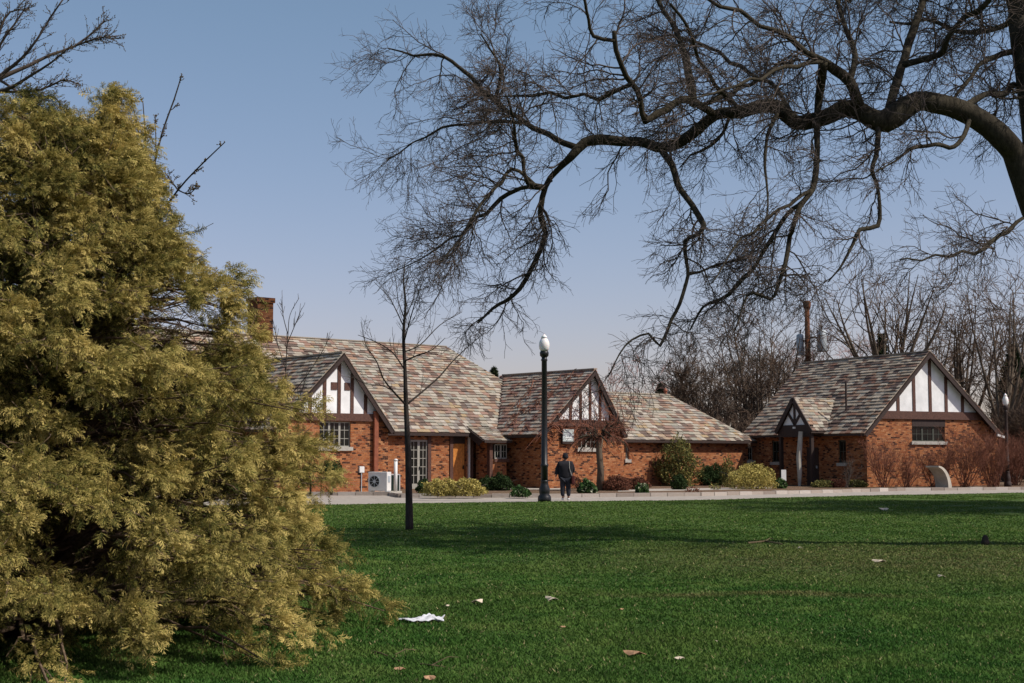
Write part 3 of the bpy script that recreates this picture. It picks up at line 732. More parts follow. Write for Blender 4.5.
# white hanging notice by the cottage hedge
p = PD(784, 487, 73.5); nb = empty('notice_post', (p[0], p[1], .1), R_(10), 'small pale panel on a stake in front of the dark cottage side wall', 'notice')
MB().box(-.13, .13, 0, .03, .35, .92).build('panel', M['white'], nb); MB().box(-.02, .02, .031, .06, -.05, .9).build('stake', M['timber_dark'], nb)

# ------------------------------------------------------------------ things by the building
def wloc(fr, x, y): p = fr.w(x, y); return (p[0], p[1], .10)
# air conditioner
ax0, ax1 = FA.hy(367.5, 480, -1.3)[0], FA.hy(381.5, 480, -1.3)[0]
L_ = wloc(FA, (ax0+ax1)/2, -1.3); AC = empty('air_conditioner', (L_[0], L_[1], .115), R_(-22), 'white outdoor air conditioner with round fan grille beside the brown downspout', 'air conditioner')
MB().box(-.32, .62, 0, .42, .06, .90).build('casing', M['white'], AC, bevel=.015)
MB().box(-.3, -.2, .02, .4, 0, .06).box(.5, .6, .02, .4, 0, .06).build('foot', M['grey_metal'], AC)
m_ = MB().lathe([(.27, 0), (.27, .02), (.245, .02), (.245, .001)], n=24); g_ = m_.build('fan_ring', M['grey_metal'], AC); g_.rotation_euler = (pi/2, 0, 0); g_.location = (0, -.003, .48)
f_ = MB().lathe([(.24, 0), (.24, .006)], n=24).build('fan_recess', M['black'], AC); f_.rotation_euler = (pi/2, 0, 0); f_.location = (0, -.001, .48)
m_ = MB()
for k in range(8): 
    a = k*pi/4; m_.bar((0, -.02, .48), (.24*cos(a), -.02, .48+.24*sin(a)), .018, .01, up=(0, 1, 0))
m_.tube([(0, -.03, .48), (0, -.012, .48)], .07, 10); m_.build('grille', M['grey_metal'], AC)
MB().box(.621, .64, .08, .3, .45, .72).build('valve_cover', M['grey_metal'], AC)
# dark green utility box with white pipe
p = PD(390, 490, 66.2); UB = empty('utility_box', (p[0], p[1], .10), R_(5), 'dark green utility cabinet right of the air conditioner', 'utility box')
MB().box(-.15, .42, 0, .4, 0, .74).build('cabinet', M['green_dark'], UB, bevel=.02); MB().box(.425, .47, 0, .4, 0, .78).box(-.15, .42, 0, .4, .742, .79).build('casing_edge', M['white'], UB)
p = PD(395.5, 490, 65.2); tag(MB().tube([(p[0], p[1], .05), (p[0], p[1], 1.52)], .085, 12).lathe([(.10, 1.5), (.10, 1.56), (.03, 1.6)], p[:2], 12).build('bollard', M['white'], None, True), 'white upright pipe bollard before the dark green cabinet', 'bollard')
# meter
mx_, mz_ = FA.hy(361, 470, 0)
p = FA.w(mx_, -.09, mz_); mt = empty('electric_meter', p, TH, 'small pale meter box with conduit on the brick wall left of the air conditioner', 'meter')
MB().box(-.13, .13, 0, .09, -.12, .16).build('meter_box', M['white'], mt, bevel=.01); MB().tube([(0, .05, -.12), (0, .05, -1.2)], .025).build('conduit', M['grey_metal'], mt)

# lamp posts
def lamp(px, ybase, H, Y=None, z0=0.0, label='', mat='black', group='old-fashioned lamp posts'):
    p = G(px, ybase, z0) if Y is None else (PD(px, 456, Y)[0], Y, z0)
    k = H/6.25; e = empty('street_lamp', p, 0, label, 'street lamp', group)
    MB().lathe([(.24*k, 0), (.25*k, .09), (.24*k, .2), (.18*k, .28), (.20*k, .34), (.20*k, .5), (.155*k, .62), (.135*k, .74), (.15*k, .78), (.12*k, .82)], n=16).build('base', M[mat], e, True)
    MB().lathe([(.13*k, .8), (.13*k, 1.3), (.15*k, 1.33), (.15*k, 1.4), (.12*k, 1.43), (.11*k, 3.0), (.10*k, H-1.05), (.13*k, H-1.0), (.10*k, H-.95), (.10*k, H-.88)], n=16).build('pole', M[mat], e, True)
    MB().lathe([(.10*k, H-.9), (.16*k, H-.84), (.17*k, H-.72), (.14*k, H-.66)], n=16).build('collar', M[mat], e, True)
    MB().lathe([(.13*k, H-.66), (.18*k, H-.58), (.20*k, H-.45), (.19*k, H-.33), (.14*k, H-.22), (.10*k, H-.16)], n=18).build('globe', M['globe'], e, True)
    MB().lathe([(.12*k, H-.17), (.10*k, H-.10), (.05*k, H-.05), (.02*k, H-.02), (.015*k, H)], n=12).build('finial', M['globe'], e, True)
    return e
lamp(544.5, 501.8, 6.35, label='black lamp post with clear acorn globe at the lawn edge beside the walker')
lamp(1007, 0, 5.0, Y=76.5, z0=.1, label='weathered grey-black lamp post right of the cottage against bare woods', mat='timber_dark')

# curved concrete piece
p = G(946, 489.6, 0.0); cb = MB(); n = 14; outer = []; inner = []
for i in range(n+1):
    a = i/n*R_(86); outer.append((-1.25*(1-cos(a)) , 1.25*sin(a))); 
pr = []
W = 1.25
for i in range(n+1):
    a = i/n*R_(88); ro = W; ri = W*(.72 + .22*(i/n))
    outer[i] = (-W+ro*cos(a), ro*sin(a)); inner.append((-W+ri*cos(a)-.0, ri*sin(a)))
for i in range(n):
    q = [outer[i], outer[i+1], inner[i+1], inner[i]]
    cb.prism([(a, 0, b) for a, b in q], (0, .75, 0))
e = tag(cb.build('curved_monument', M['concrete']), 'beige curved concrete arc leaning over the path edge before the red shrubs', 'monument')
e.location = (p[0]+.25, p[1]-.2, -.02); e.rotation_euler = (0, 0, R_(42))

# boulder
def boulder(px, py, r, sz, label, Y=None):
    p = G(px, py, .1); mb = []; n = 16; m = 10; V = []; Fq = []
    for j in range(m+1):
        th = j/m*pi
        for i in range(n):
            ph = i/n*2*pi; k = 1+.10*sin(3*ph+1)*sin(2*th)+.06*sin(5*ph+th*3)
            V.append((r*k*sin(th)*cos(ph), r*.8*k*sin(th)*sin(ph), sz*(.35+.65*k*cos(th))))
    Fq = [(j*n+i, j*n+(i+1) % n, (j+1)*n+(i+1) % n, (j+1)*n+i) for j in range(m) for i in range(n)]
    o = mesh_np('boulder', V, [np.array(Fq)[:, ::-1].copy()], M['stone'], smooth=True); o.location = p; return tag(o, label, 'boulder')
boulder(641.5, 484.5, .78, .72, 'pale rounded boulder in the bed between reddish shrubs and the big bush')

# utility pole
UY = 104.0
p0 = PD(809.5, 456, UY); UP = empty('utility_pole', (p0[0], UY, 0), 0, 'wooden utility pole with two grey transformers behind the cottage roof', 'utility pole')
Ht = PD(809.5, 301, UY)[2]; MB().lathe([(.23, -.1), (.21, Ht*.6), (.18, Ht)], n=12).build('pole', M['pole'], UP, True)
MB().lathe([(.18, Ht+.02), (.30, Ht-.08), (.28, Ht-.45), (.19, Ht-.65)], n=10).build('pole_cap', M['pole'], UP)
for dx_, dy_, s_, zt_ in ((.98, -.3, .36, 331), (-.42, .5, .30, 334)):
    zt_ = PD(0, zt_, UY)[2]; tr_ = MB().lathe([(s_*.9, zt_-1.55), (s_, zt_-1.5), (s_, zt_-.08), (s_*.85, zt_), (.12, zt_+.05)], (dx_, dy_), 16).build('transformer', M['grey_metal'], UP, True)
    MB().lathe([(.05, zt_), (.07, zt_+.1), (.05, zt_+.2), (.08, zt_+.3), (.04, zt_+.35)], (dx_, dy_), 8).build('bushing', M['timber_dark'], tr_)
    MB().bar((0, 0, zt_-.5), (dx_, dy_, zt_-.5), .1, .12).build('bracket', M['timber_dark'], UP)
def wire(a, b, sag, label):
    pts = [(a[0]+(b[0]-a[0])*t, a[1]+(b[1]-a[1])*t, a[2]+(b[2]-a[2])*t-sag*4*t*(1-t)) for t in np.linspace(0, 1, 24)]
    mb = MB().tube(pts, .018, 4); tag(mb.build('overhead_wire', M['black']), label, 'wire')
wire((p0[0]+.3, UY, Ht-.3), (p0[0]+30, UY+6, Ht-.6), 1.0, 'upper thin wire running right from the wooden pole top')
wire((p0[0]+.3, UY, Ht-.9), (p0[0]+30, UY+6, Ht-1.3), 1.1, 'lower thin wire running right from the wooden pole top')

# ------------------------------------------------------------------ shrubs
def leafball(c, rx, ry, rz, n, size, seed, lump=.18, flat=False, up=0):
    rg = np.random.default_rng(seed)
    d = nrm(rg.normal(size=(n, 3))); d[:, 2] = np.abs(d[:, 2])*np.where(rg.random(n) < .8, 1, -.4)
    ph = rg.uniform(0, 6.28, 6); k = 1 + lump*(np.sin(d[:, 0]*5+ph[0])*np.sin(d[:, 1]*5+ph[1]) + .6*np.sin(d[:, 2]*8+d[:, 0]*7+ph[2]) + .5*np.sin(d[:, 1]*13+ph[3])*np.sin(d[:, 0]*11+ph[4]))
    rad = k*(1 - .55*rg.random(n)**2.2) + rg.normal(0, .035, n)
    p = d*rad[:, None]*np.array([rx, ry, rz]); p[:, 2] += .35*rz*0 + rz*.28; p[:, 2] = np.maximum(p[:, 2]*.78, .02)
    u = nrm(rg.normal(size=(n, 3)) + np.array([0, 0, up])); v = nrm(np.cross(u, rg.normal(size=(n, 3))))
    s = size*rg.uniform(.6, 1.4, n)[:, None]
    V = np.stack([p-v*s*.35, p+u*s*.5+v*s*0-v*s*.1, p+v*s*.35, p-u*s*.6], 1).reshape(-1, 3)
    tint = np.clip(.5 + .35*(rad-.8)/.3*0 + rg.normal(0, .27, n), 0, 1)
    return V, np.arange(4*n).reshape(-1, 4), tint
SC = [0]
def bush(name, px, py, wpx, hpx, mat, label, cat='shrub', n=None, size=.07, lump=.16, depth=1.0, group=None, Y=None, stem=True, up=0, z0=.10):
    p = G(px, py, z0) if Y is None else (PD(px, 456, Y)[0], Y, z0)
    sc = F/p[1]; rx = wpx/2/sc; rz = hpx/sc; SC[0] += 1
    n = n or int(min(9000, 350+rx*rz*9000))
    e = empty(name, p, 0, label, cat, group)
    V, q, t = leafball(None, rx, rx*depth, rz, n, size, SC[0], lump, up=up)
    mesh_np('foliage', V, [q], M[mat], e, tint=t)
    if stem:
        rg = np.random.default_rng(SC[0]+99); k = 9
        P0 = np.zeros((k, 5, 3)); d = rg.normal(size=(k, 3)); d[:, 2] = 0
        for j in range(1, 5): P0[:, j] = P0[:, j-1] + np.array([0, 0, rz*.17]) + d*rx*.12*j*.5
        V, q = tubes(P0, np.linspace(.03, .01, 5)[None].repeat(k, 0), 5); mesh_np('stem', V, [q], M['twig'], e)
    return e
bush('golden_hedge', 441, 496, 34, 17, 'gold_green', 'low golden-green hedge left half, in front of the french doors', size=.06, depth=.7)
bush('golden_hedge', 466, 496, 40, 17, 'gold_green', 'low golden-green hedge right half, in front of the entrance', size=.06, depth=.6)
bush('boxwood_shrub', 425, 489, 17, 13, 'box_green', 'dark boxwood mound below the french doors', group='dark boxwood mounds', Y=62)
bush('boxwood_shrub', 486, 490.5, 17, 13, 'box_green', 'smaller dark boxwood left of the bay', group='dark boxwood mounds')
bush('boxwood_shrub', 501, 490.5, 24, 16, 'box_green', 'large dark boxwood under the bay window', group='dark boxwood mounds')
bush('bulb_clump', 520.5, 496, 18, 9, 'bulb', 'leafy green bulb clump in the bed left of the lamp post', 'plant', size=.12, up=1.5, group='bulb clumps in the bed', stem=False)
bush('bulb_clump', 587.5, 493, 17, 12, 'bulb', 'leafy bulb clump just right of the walking person', 'plant', size=.14, up=1.5, group='bulb clumps in the bed', stem=False)
bush('bulb_clump', 642, 493, 13, 9, 'bulb', 'leafy bulb clump in front of the pale boulder', 'plant', size=.12, up=1.5, group='bulb clumps in the bed', stem=False)
bush('olive_shrub', 610, 486, 24, 17, 'olive', 'rounded olive-green shrub right of the weeping tree')
bush('rust_shrub', 616, 490.5, 28, 14, 'rust', 'reddish low shrub below the olive-green shrub', group='reddish shrubs')
bush('rust_shrub', 638, 489.5, 22, 12, 'rust', 'reddish low shrub beside the pale boulder', group='reddish shrubs')
bush('rust_shrub', 577, 488.5, 18, 13, 'rust', 'reddish twiggy shrub behind the walking person', group='reddish shrubs', n=500)
bush('large_bush', 678, 486, 40, 44, 'olive', 'tall rounded olive bush before the low brick range', size=.10, lump=.22, depth=.8, n=6500)
bush('boxwood_shrub', 656, 485.5, 22, 15, 'box_green', 'dark shrub at the left foot of the tall olive bush', group='dark boxwood mounds')
bush('dwarf_conifer', 679, 489.5, 16, 14, 'box_green', 'small dark conifer on a short stem before the tall olive bush', 'shrub')
bush('boxwood_shrub', 713, 485.5, 30, 20, 'box_green', 'broad dark shrub between the tall olive bush and the golden mound', group='dark boxwood mounds')
bush('upright_shrub', 728, 487, 15, 29, 'olive', 'upright olive-brown shrub behind the golden mound', size=.08, n=1400)
bush('golden_mound', 752, 488.8, 48, 24, 'gold_green', 'large bright golden shrub near the cottage entrance', size=.07, depth=.8, n=6500)
bush('bulb_clump', 780, 488.5, 13, 9, 'bulb', 'leafy green clump right of the golden mound', 'plant', size=.12, up=1.5, group='bulb clumps in the bed', stem=False)
bush('low_plant', 822, 487.5, 22, 7, 'olive', 'low olive ground plant left part below the dark cottage wall', 'plant', stem=False, group='low plants along the cottage')
bush('low_plant', 838, 487.5, 18, 8, 'rust', 'low reddish plant below the dark cottage wall', 'plant', stem=False, group='low plants along the cottage')
bush('low_plant', 856, 487.2, 22, 7, 'olive', 'low olive ground plant near the cottage corner', 'plant', stem=False, group='low plants along the cottage')
bush('low_plant', 985, 485, 18, 8, 'box_green', 'low dark plant at the foot of the right red shrubs', 'plant', stem=False, group='low plants along the cottage')
bush('low_plant', 693, 493, 15, 6, 'rust', 'tuft of dry reddish plant by the kerb below the dark conifer', 'plant', stem=False, group='low plants along the cottage', n=160)
bush('low_plant', 715, 489.5, 13, 6, 'olive', 'dry pale tuft below the broad dark shrub', 'plant', stem=False, group='low plants along the cottage', n=160)
# topiary
tp = G(345, 491, .1); tp = (tp[0], 61.5, .1)
e = empty('topiary_shrub', tp, 0, 'dark round topiary on a short trunk below the casement window', 'topiary')
V, q, t_ = leafball(None, .52, .5, .62, 2600, .06, 5, .08); V = V + np.array([-.05, 0, .82]); mesh_np('foliage', V, [q], M['box_green'], e, tint=t_)
MB().tube([(0, 0, -.05), (.03, 0, .4), (-.04, 0, .9)], [.06, .05, .04]).build('trunk', M['bark_young'], e)
V, q, t_ = leafball(None, .4, .4, .4, 900, .06, 6, .1); V = V + np.array([-.75, 0.1, .9]); 
e = empty('topiary_shrub', (tp[0]-.95, tp[1]+.3, .1), 0, 'smaller olive topiary left of the dark round one', 'topiary'); V[:, 0] += .75
mesh_np('foliage', V, [q], M['olive'], e, tint=t_); MB().tube([(0, 0, -.05), (.02, 0, .5), (0, 0, 1.0)], [.05, .04, .03]).build('trunk', M['bark_young'], e)

# bare many-stemmed shrubs
def bare_shrub(px, Y, wpx, hpx, label, mat='twig_red', stems=26, seed=0, group=None, z0=.1, name='bare_shrub', r=.016, sub=9):
    rg = np.random.default_rng(seed+500); x = PD(px, 456, Y)[0]; sc = F/Y; w = wpx/2/sc; h = hpx/sc
    e = empty(name, (x, Y, z0), 0, label, 'shrub', group)
    K = 7; P = np.zeros((stems, K, 3)); P[:, 0] = rg.normal(0, .12, (stems, 3))*np.array([w, w*.6, 0]); P[:, 0, 2] = -.03
    d = np.stack([rg.uniform(-1, 1, stems)*w, rg.uniform(-1, 1, stems)*w*.7, h*rg.uniform(.75, 1.05, stems)], -1)
    for k in range(1, K): P[:, k] = P[:, 0] + d*(k/(K-1))**np.array([.85, .85, 1.1]) + rg.normal(0, .02*h, (stems, 3))*k/K
    Rr = np.linspace(r, r*.3, K)[None].repeat(stems, 0)
    V, q = tubes(P, Rr, 4); mesh_np('stem', V, [q], M[mat], e)
    a = spawn(P, Rr, sub, (.2*h, .45*h), (.2, .7), 5, .15, (0, 0, .08), (.25, 1), .7, r*.28, rg=rg)
    b = spawn(a[0], a[1], 5, (.1*h, .25*h), (.3, .8), 4, .2, (0, 0, .05), (.2, 1), .8, r*.24, rg=rg)
    V, q = join_tubes([a, b]); mesh_np('twig', V, [q], M[mat], e); return e
gB = 'bare reddish shrubs around the cottage gable'
bare_shrub(884, 73.8, 40, 44, 'bare reddish shrub at the left corner of the cottage gable', seed=1, group=gB, stems=24, sub=9)
bare_shrub(905, 73.8, 34, 30, 'sparse low bare shrub below the left part of the cottage window', seed=2, group=gB, stems=20, sub=8)
bare_shrub(933, 74.6, 46, 36, 'bare red shrub directly behind the curved concrete arc', seed=3, group=gB, stems=36, sub=9)
bare_shrub(965, 74.8, 54, 54, 'tall bare shrub right of the curved concrete arc', seed=4, group=gB, stems=34, sub=9)
bare_shrub(992, 75.2, 40, 52, 'tall bare shrub at the right corner of the cottage', seed=5, group=gB, stems=32, sub=9)
bare_shrub(1013, 79, 54, 44, 'dense bare red shrub under the far lamp post', seed=6, group=gB, stems=44)
bare_shrub(1045, 80, 60, 48, 'dense bare red shrub at the right picture edge', seed=7, group=gB, stems=40)
bare_shrub(846, 73.0, 28, 30, 'thin bare shrub in front of the shaded cottage wall', seed=8, group=gB, stems=8, mat='twig', sub=6)

# ------------------------------------------------------------------ trees
def traced_tree(base, limbs, mat_limb, mat_twig, label, name='bare_tree', cat='tree', sides=8, group=None):
    """limbs: list of [(px,py,wpx,Y),...]; returns the Empty and the limb polylines (world)"""
    e = empty(name, base, 0, label, cat, group)
    polys = []
    for li, L in enumerate(limbs):
        pts = [PD(a, b, d) if len(q_) == 4 else q_[4] for q_ in L for (a, b, c, d) in [q_[:4]]]
        rad = [c/2*d/F for q_ in L for (a, b, c, d) in [q_[:4]]]
        if li and polys:
            allp = np.concatenate([q[0] for q in polys]); dd_ = np.linalg.norm(allp-np.array(pts[0]), axis=1); jn = int(dd_.argmin())
            if .02 < dd_[jn] < 2.0: pts[0] = tuple(allp[jn])
        polys.append(resample(pts, rad, .22))
    return e, polys
def to_fixed(P, R, K=12):
    """resample one polyline into pieces of K points for spawn"""
    s = np.linspace(0, len(P)-1, K); i = np.minimum(np.floor(s).astype(int), len(P)-2); f = (s-i)[:, None]
    return (P[i]*(1-f)+P[i+1]*f)[None], (R[i]*(1-f[:, 0])+R[i+1]*f[:, 0])[None]

# ---- the big overhanging tree
D = 26.0
limbs = [
 [(1085,330,42,26.5),(1056,250,35,26.4),(1026,180,27,26.2),(1010,146,24,26),(990,127,22,25.9),(960,110,21,25.8),(925,101,20,25.6),(905,110,22,25.5),(885,122,24,25.5),(862,112,20,25.6),(840,110,18,25.7),(815,122,17,25.8),(795,120,15,25.9),(770,106,14,26),(740,110,13,26.2),(715,115,12,26.4),(690,136,12,26.6),(665,145,11,26.8),(640,142,10,27),(600,140,10,27.2),(578,148,9,27.2),(560,168,8,27.3),(545,188,7,27.4),(541,215,6,27.5),(545,235,5.5,27.6),(535,262,5,27.8),(520,288,4.5,28),(500,302,3,28.1),(478,322,2,28.2)],
 [(575,149,7,27.2),(555,138,6.5,27.5),(525,123,6,28),(495,100,5.5,28.5),(470,78,4.5,28.9),(445,58,3.5,29.2),(415,54,2.5,29.5),(386,52,1.5,29.8)],
 [(545,188,6,27.4),(528,182,5.5,27.2),(520,165,5,27),(516,145,4,26.7),(514,120,3,26.4),(508,95,2,26)],
 [(540,186,5,27.4),(520,190,4.5,27.8),(500,200,4,28.2),(475,222,3.5,28.8),(450,240,2.5,29.3),(420,258,1.5,29.8),(395,270,1,30.2)],
 [(530,184,4,27.4),(512,168,4,27),(500,185,3.5,26.4),(480,205,3,25.8),(462,235,2.2,25.3),(440,262,1.2,24.9)],
 [(495,100,4,28.5),(500,75,3.2,28.2),(490,50,2.4,28),(480,35,1.5,27.8)],
 [(525,123,4,28),(490,122,3.5,28.6),(455,125,3,29.2),(420,138,2,29.8),(388,158,1.2,30.3)],
 [(715,115,10,26.4),(700,106,9.5,26),(680,103,9,25.6),(660,112,8.5,25.2),(645,122,8,25),(640,102,7,24.8),(627,75,6,24.5),(616,50,5.5,24.2),(614,32,4.5,24)],
 [(627,88,5,24.6),(600,95,4.2,25),(565,98,3.6,25.6),(525,97,2.8,26.2),(500,95,1.5,26.6)],
 [(616,38,4.5,24.2),(593,37,4.5,24),(588,22,3.5,23.8),(584,0,3,23.5),(583,-20,2.5,23.4)],
 [(690,103,9,26),(688,72,7.5,26.6),(680,40,6.5,27.2),(668,18,5,27.8),(655,-5,4.5,28.4)],
 [(660,148,7,26.8),(672,168,6.5,26.4),(680,190,6,26),(692,207,5.6,25.7),(704,225,5.5,25.5),(695,235,5,25.5),(685,241,4.8,25.5),(687,262,4.2,25.4),(688,275,4.2,25.3),(680,302,3.8,25.1),(671,322,3.4,25),(661,341,3,24.9),(648,336,2.4,24.8),(632,338,2,24.7),(620,352,1.6,24.6),(608,375,1,24.5)],
 [(688,274,3.5,25.3),(705,270,3,25.8),(730,262,2.4,26.4),(760,250,1.5,27)],
 [(878,125,7,25.5),(878,145,6,25.2),(872,172,5.2,24.9),(879,198,5,24.6),(878,226,5,24.4),(860,228,4.2,24.3),(853,245,3.2,24.2),(840,262,2.2,24.1),(828,280,1.2,24)],
 [(888,120,11,25.5),(895,88,10,26),(903,65,9,26.4),(912,35,8.5,26.9),(922,0,8,27.4),(930,-30,7,27.8)],
 [(868,105,11,25.6),(850,82,10.5,25.2),(834,72,10,25),(822,62,8,24.8),(806,54,6,24.6),(785,35,5,24.3),(760,22,4.6,24),(730,8,4.2,23.7),(700,-6,3.5,23.4)],
 [(823,62,9,24.8),(822,76,9,25.0),(819,100,9,25.6),(817,128,8,25.4),(817,160,7,25),(812,190,6.2,24.6),(800,206,6,24.4),(792,226,5.2,24.3),(788,250,5,24.2),(780,275,4.4,24.1),(771,298,4,24),(752,296,3,23.9),(742,310,2,23.8),(735,330,1.2,23.7)],
 [(803,203,5.5,24.5),(788,215,5,25),(772,238,4.6,25.4),(757,265,4.2,25.8),(742,282,4,26.1),(722,298,3.4,26.4),(703,308,2.8,26.7),(690,330,1.6,27)],
 [(810,190,4,24.6),(790,203,3.4,24),(760,225,2.8,23.5),(735,250,2.2,23),(712,280,1.2,22.6)],
 [(853,80,6,25.2),(855,55,5.5,25.6),(846,28,5,26),(838,0,4.5,26.5),(834,-20,4,26.8)],
 [(960,106,7,25.8),(985,96,6,26.4),(1005,90,5.5,27),(1040,84,5,28)],
 [(968,118,6,25.8),(962,140,5.6,25.3),(950,152,5.2,25),(936,148,4.6,24.8),(918,150,3.6,24.6),(895,160,2.4,24.3),(870,172,1.5,24)],
 [(903,68,7,26.4),(925,60,6.4,26),(942,52,6.8,25.6),(948,36,6.6,25.3),(965,20,6.4,25),(985,4,6.2,24.6),(1000,-15,6,24.3)],
 [(1045,190,30,26.3),(1034,120,28,26.8),(1026,60,26,27.3),(1018,0,26,27.8),(1012,-70,24,28.4)],
 [(1016,50,7,27.4),(990,58,6,27),(975,72,5,26.6),(960,92,3.5,26.2),(950,110,2,26)],
 [(1040,210,6,26.4),(1012,226,4.5,25.8),(992,240,4,25.2),(968,250,3.4,24.6),(935,256,2.4,24),(900,262,1.2,23.5)],
 [(1010,20,6,27.8),(985,30,5,28.4),(955,28,4.5,29),(925,20,3.5,29.6),(890,22,2.5,30.2)],
 [(700,110,5,26),(735,92,4.6,27),(770,72,4,28),(800,58,3.2,29)],
 [(740,108,5,26.2),(720,85,4.4,25),(700,60,4,24.2),(690,30,3.4,23.5),(670,5,2.8,23)],
 [(795,118,5,25.9),(775,90,4.6,27),(745,70,4,28),(715,50,3.4,29),(680,35,2.6,29.8),(650,40,1.6,30.5)],
 [(817,62,5,24.8),(785,68,4.2,24),(750,80,3.4,23.2),(720,90,2.4,22.6),(690,98,1.4,22)],
 [(780,110,4,26),(768,135,3.6,25.2),(765,165,3,24.6),(768,200,2.4,24),(765,230,1.4,23.6)],
 [(730,112,4,26.3),(722,135,3.2,27),(700,150,2.6,27.8),(680,165,1.6,28.4)],
]
crown_rg = np.random.default_rng(4)
for k in range(22):
    a = k*2*pi/22+crown_rg.uniform(-.2, .2); r_ = crown_rg.uniform(3.5, 7.0); zt_ = crown_rg.uniform(11.8, 15.5); c_ = np.array([11.0, 28.0, 10.6])
    e_ = np.array([11.0+cos(a)*r_, 27.6+sin(a)*r_*.8, zt_]); L_ = []
    for t in (0, .25, .5, .75, 1): q_ = c_*(1-t)+e_*t+np.array([0, 0, .8*sin(t*pi)]); L_.append((0, 0, 16*(1-t)+1.5, 27, tuple(q_)))
    limbs.append(L_)
tb = (13.2, 26.4, 0.0)
trunk = [(0, 0, 78, 26.4, (13.2, 26.4, -.1)), (0, 0, 60, 26.4, (12.9, 26.4, .5)), (0, 0, 52, 26.4, (12.2, 26.45, 2.0)), (0, 0, 46, 26.4, (11.3, 26.5, 3.4)), (1060,250,40,26.4), (1030,185,34,26.3)]
BT, polys = traced_tree(tb, [trunk]+limbs, None, None, 'huge bare old tree whose crooked boughs arch in from the right', 'bare_tree')
for i, (P, Rr) in enumerate(polys):
    # knobbly thickness and small kinks like an old tree
    rg = np.random.default_rng(i); Rr = Rr*(1+.10*np.interp(np.arange(len(P)), np.arange(0, len(P)+6, 3), rg.normal(size=len(np.arange(0, len(P)+6, 3)))))
    j = np.interp(np.arange(len(P)), np.arange(0, len(P)+4, 2), rg.normal(size=len(np.arange(0, len(P)+4, 2)))*.06)
    if i: P = P + np.stack([j*.3, j*1.2, j], -1)*np.minimum(1, np.arange(len(P))/4)[:, None]
    polys[i] = (P, Rr)
    mb = MB().tube([tuple(np.array(p)-np.array(tb)) for p in P], list(np.maximum(Rr, .012)), 12 if i < 2 else 7)
    mb.build('trunk' if i == 0 else 'bough', M['bark_big'], BT, True)
tw = []
for i, (P, Rr) in enumerate(polys):
    if i == 0: continue
    seg = np.linalg.norm(np.diff(P, axis=0), axis=1); Ltot = seg.sum()
    lo = .35 if i in (1,) else .12
    # first: long drooping branchlets
    PF, RF = to_fixed(P, Rr, 24)
    thin = np.mean(Rr) < .09
    n1 = int(Ltot*(3.6 if thin else 2.0))+3
    low = P[-1, 2] < P[0, 2]-.8 and i > 7
    if low: n1 = int(n1*.55)
    if 28 <= i <= 33: n1 = int(n1*.6)
    if i == 24: n1 = 3
    top_ = P[-1, 2] > 11.5
    a = spawn(PF, RF, n1, (.7, 1.7) if low else (.8, 2.3), (.5, 1.3), 11, .21, (-.05, 0, -.03), (lo, 1), .42, .006, .35, .018)
    tw.append(a)
A_ = np.concatenate([a[0] for a in tw]); AR = np.concatenate([a[1] for a in tw])
print('A', len(A_))
b = spawn(A_, AR, 11, (.4, 1.15), (.45, 1.15), 8, .21, (-.035, 0, -.04), (.1, 1), .65, .004, .4)
c = spawn(b[0], b[1], 6, (.12, .45), (.45, 1.2), 5, .23, (-.02, 0, -.02), (.1, 1), .75, .0030, .4)
print('twigs', len(b[0]), len(c[0]))
V, q = join_tubes([(A_, AR)], 4); mesh_np('branchlet', V, [q], M['twig'], BT, off=tb)
V, q = join_tubes([b, c], 3); mesh_np('twig', V, [q], M['twig'], BT, off=tb)

# ---- young tree on the lawn
yb_ = G(409.5, 530.5, .03); YY = yb_[1]
limbs = [
 [(409.5,532,8.5,YY),(409,500,7,YY),(408,450,6,YY),(406,405,4.8,YY),(405,370,3.6,YY),(403.5,335,3.2,YY),(405.5,305,2.4,YY),(403.5,280,1.6,YY),(405,262,1,YY)],
 [(406,404,4,YY),(392,390,3.2,YY-.4),(383,378,2.6,YY-.7),(377,362,2,YY-.9),(366,345,1.6,YY-1.1),(361,322,1,YY-1.3)],
 [(406,405,4,YY),(422,392,3.4,YY+.4),(440,376,2.8,YY+.8),(452,362,2.2,YY+1.1),(470,345,1.4,YY+1.3),(486,332,1,YY+1.5)],
 [(405,366,3,YY),(392,352,2.4,YY+.4),(376,342,1.8,YY+.8),(358,335,1,YY+1.1)],
 [(405,362,3,YY),(418,355,2.3,YY-.4),(432,350,1.6,YY-.8),(445,338,1,YY-1)],
 [(404,345,2.6,YY),(410,320,2.2,YY-.2),(416,300,1.8,YY-.4),(424,278,1,YY-.5)],
 [(404,330,2.4,YY),(396,310,2,YY+.3),(388,296,1.5,YY+.5),(374,282,1,YY+.7)],
 [(405,318,2,YY),(414,298,1.6,YY+.3),(418,282,1.2,YY+.4),(428,266,.9,YY+.5)],
 [(404,352,2.6,YY),(420,345,2,YY+.2),(440,325,1.5,YY+.5),(462,312,1,YY+.7)],
 [(404,322,2,YY),(398,300,1.6,YY-.2),(396,282,1.2,YY-.3),(390,262,.8,YY-.4)],
 [(392,390,2,YY-.4),(380,385,1.6,YY-.6),(366,384,1.2,YY-.8),(352,376,.8,YY-1)],
]
YT, polys = traced_tree(yb_, limbs, None, None, 'slender young bare tree standing alone on the lawn', 'bare_tree')
tw = []
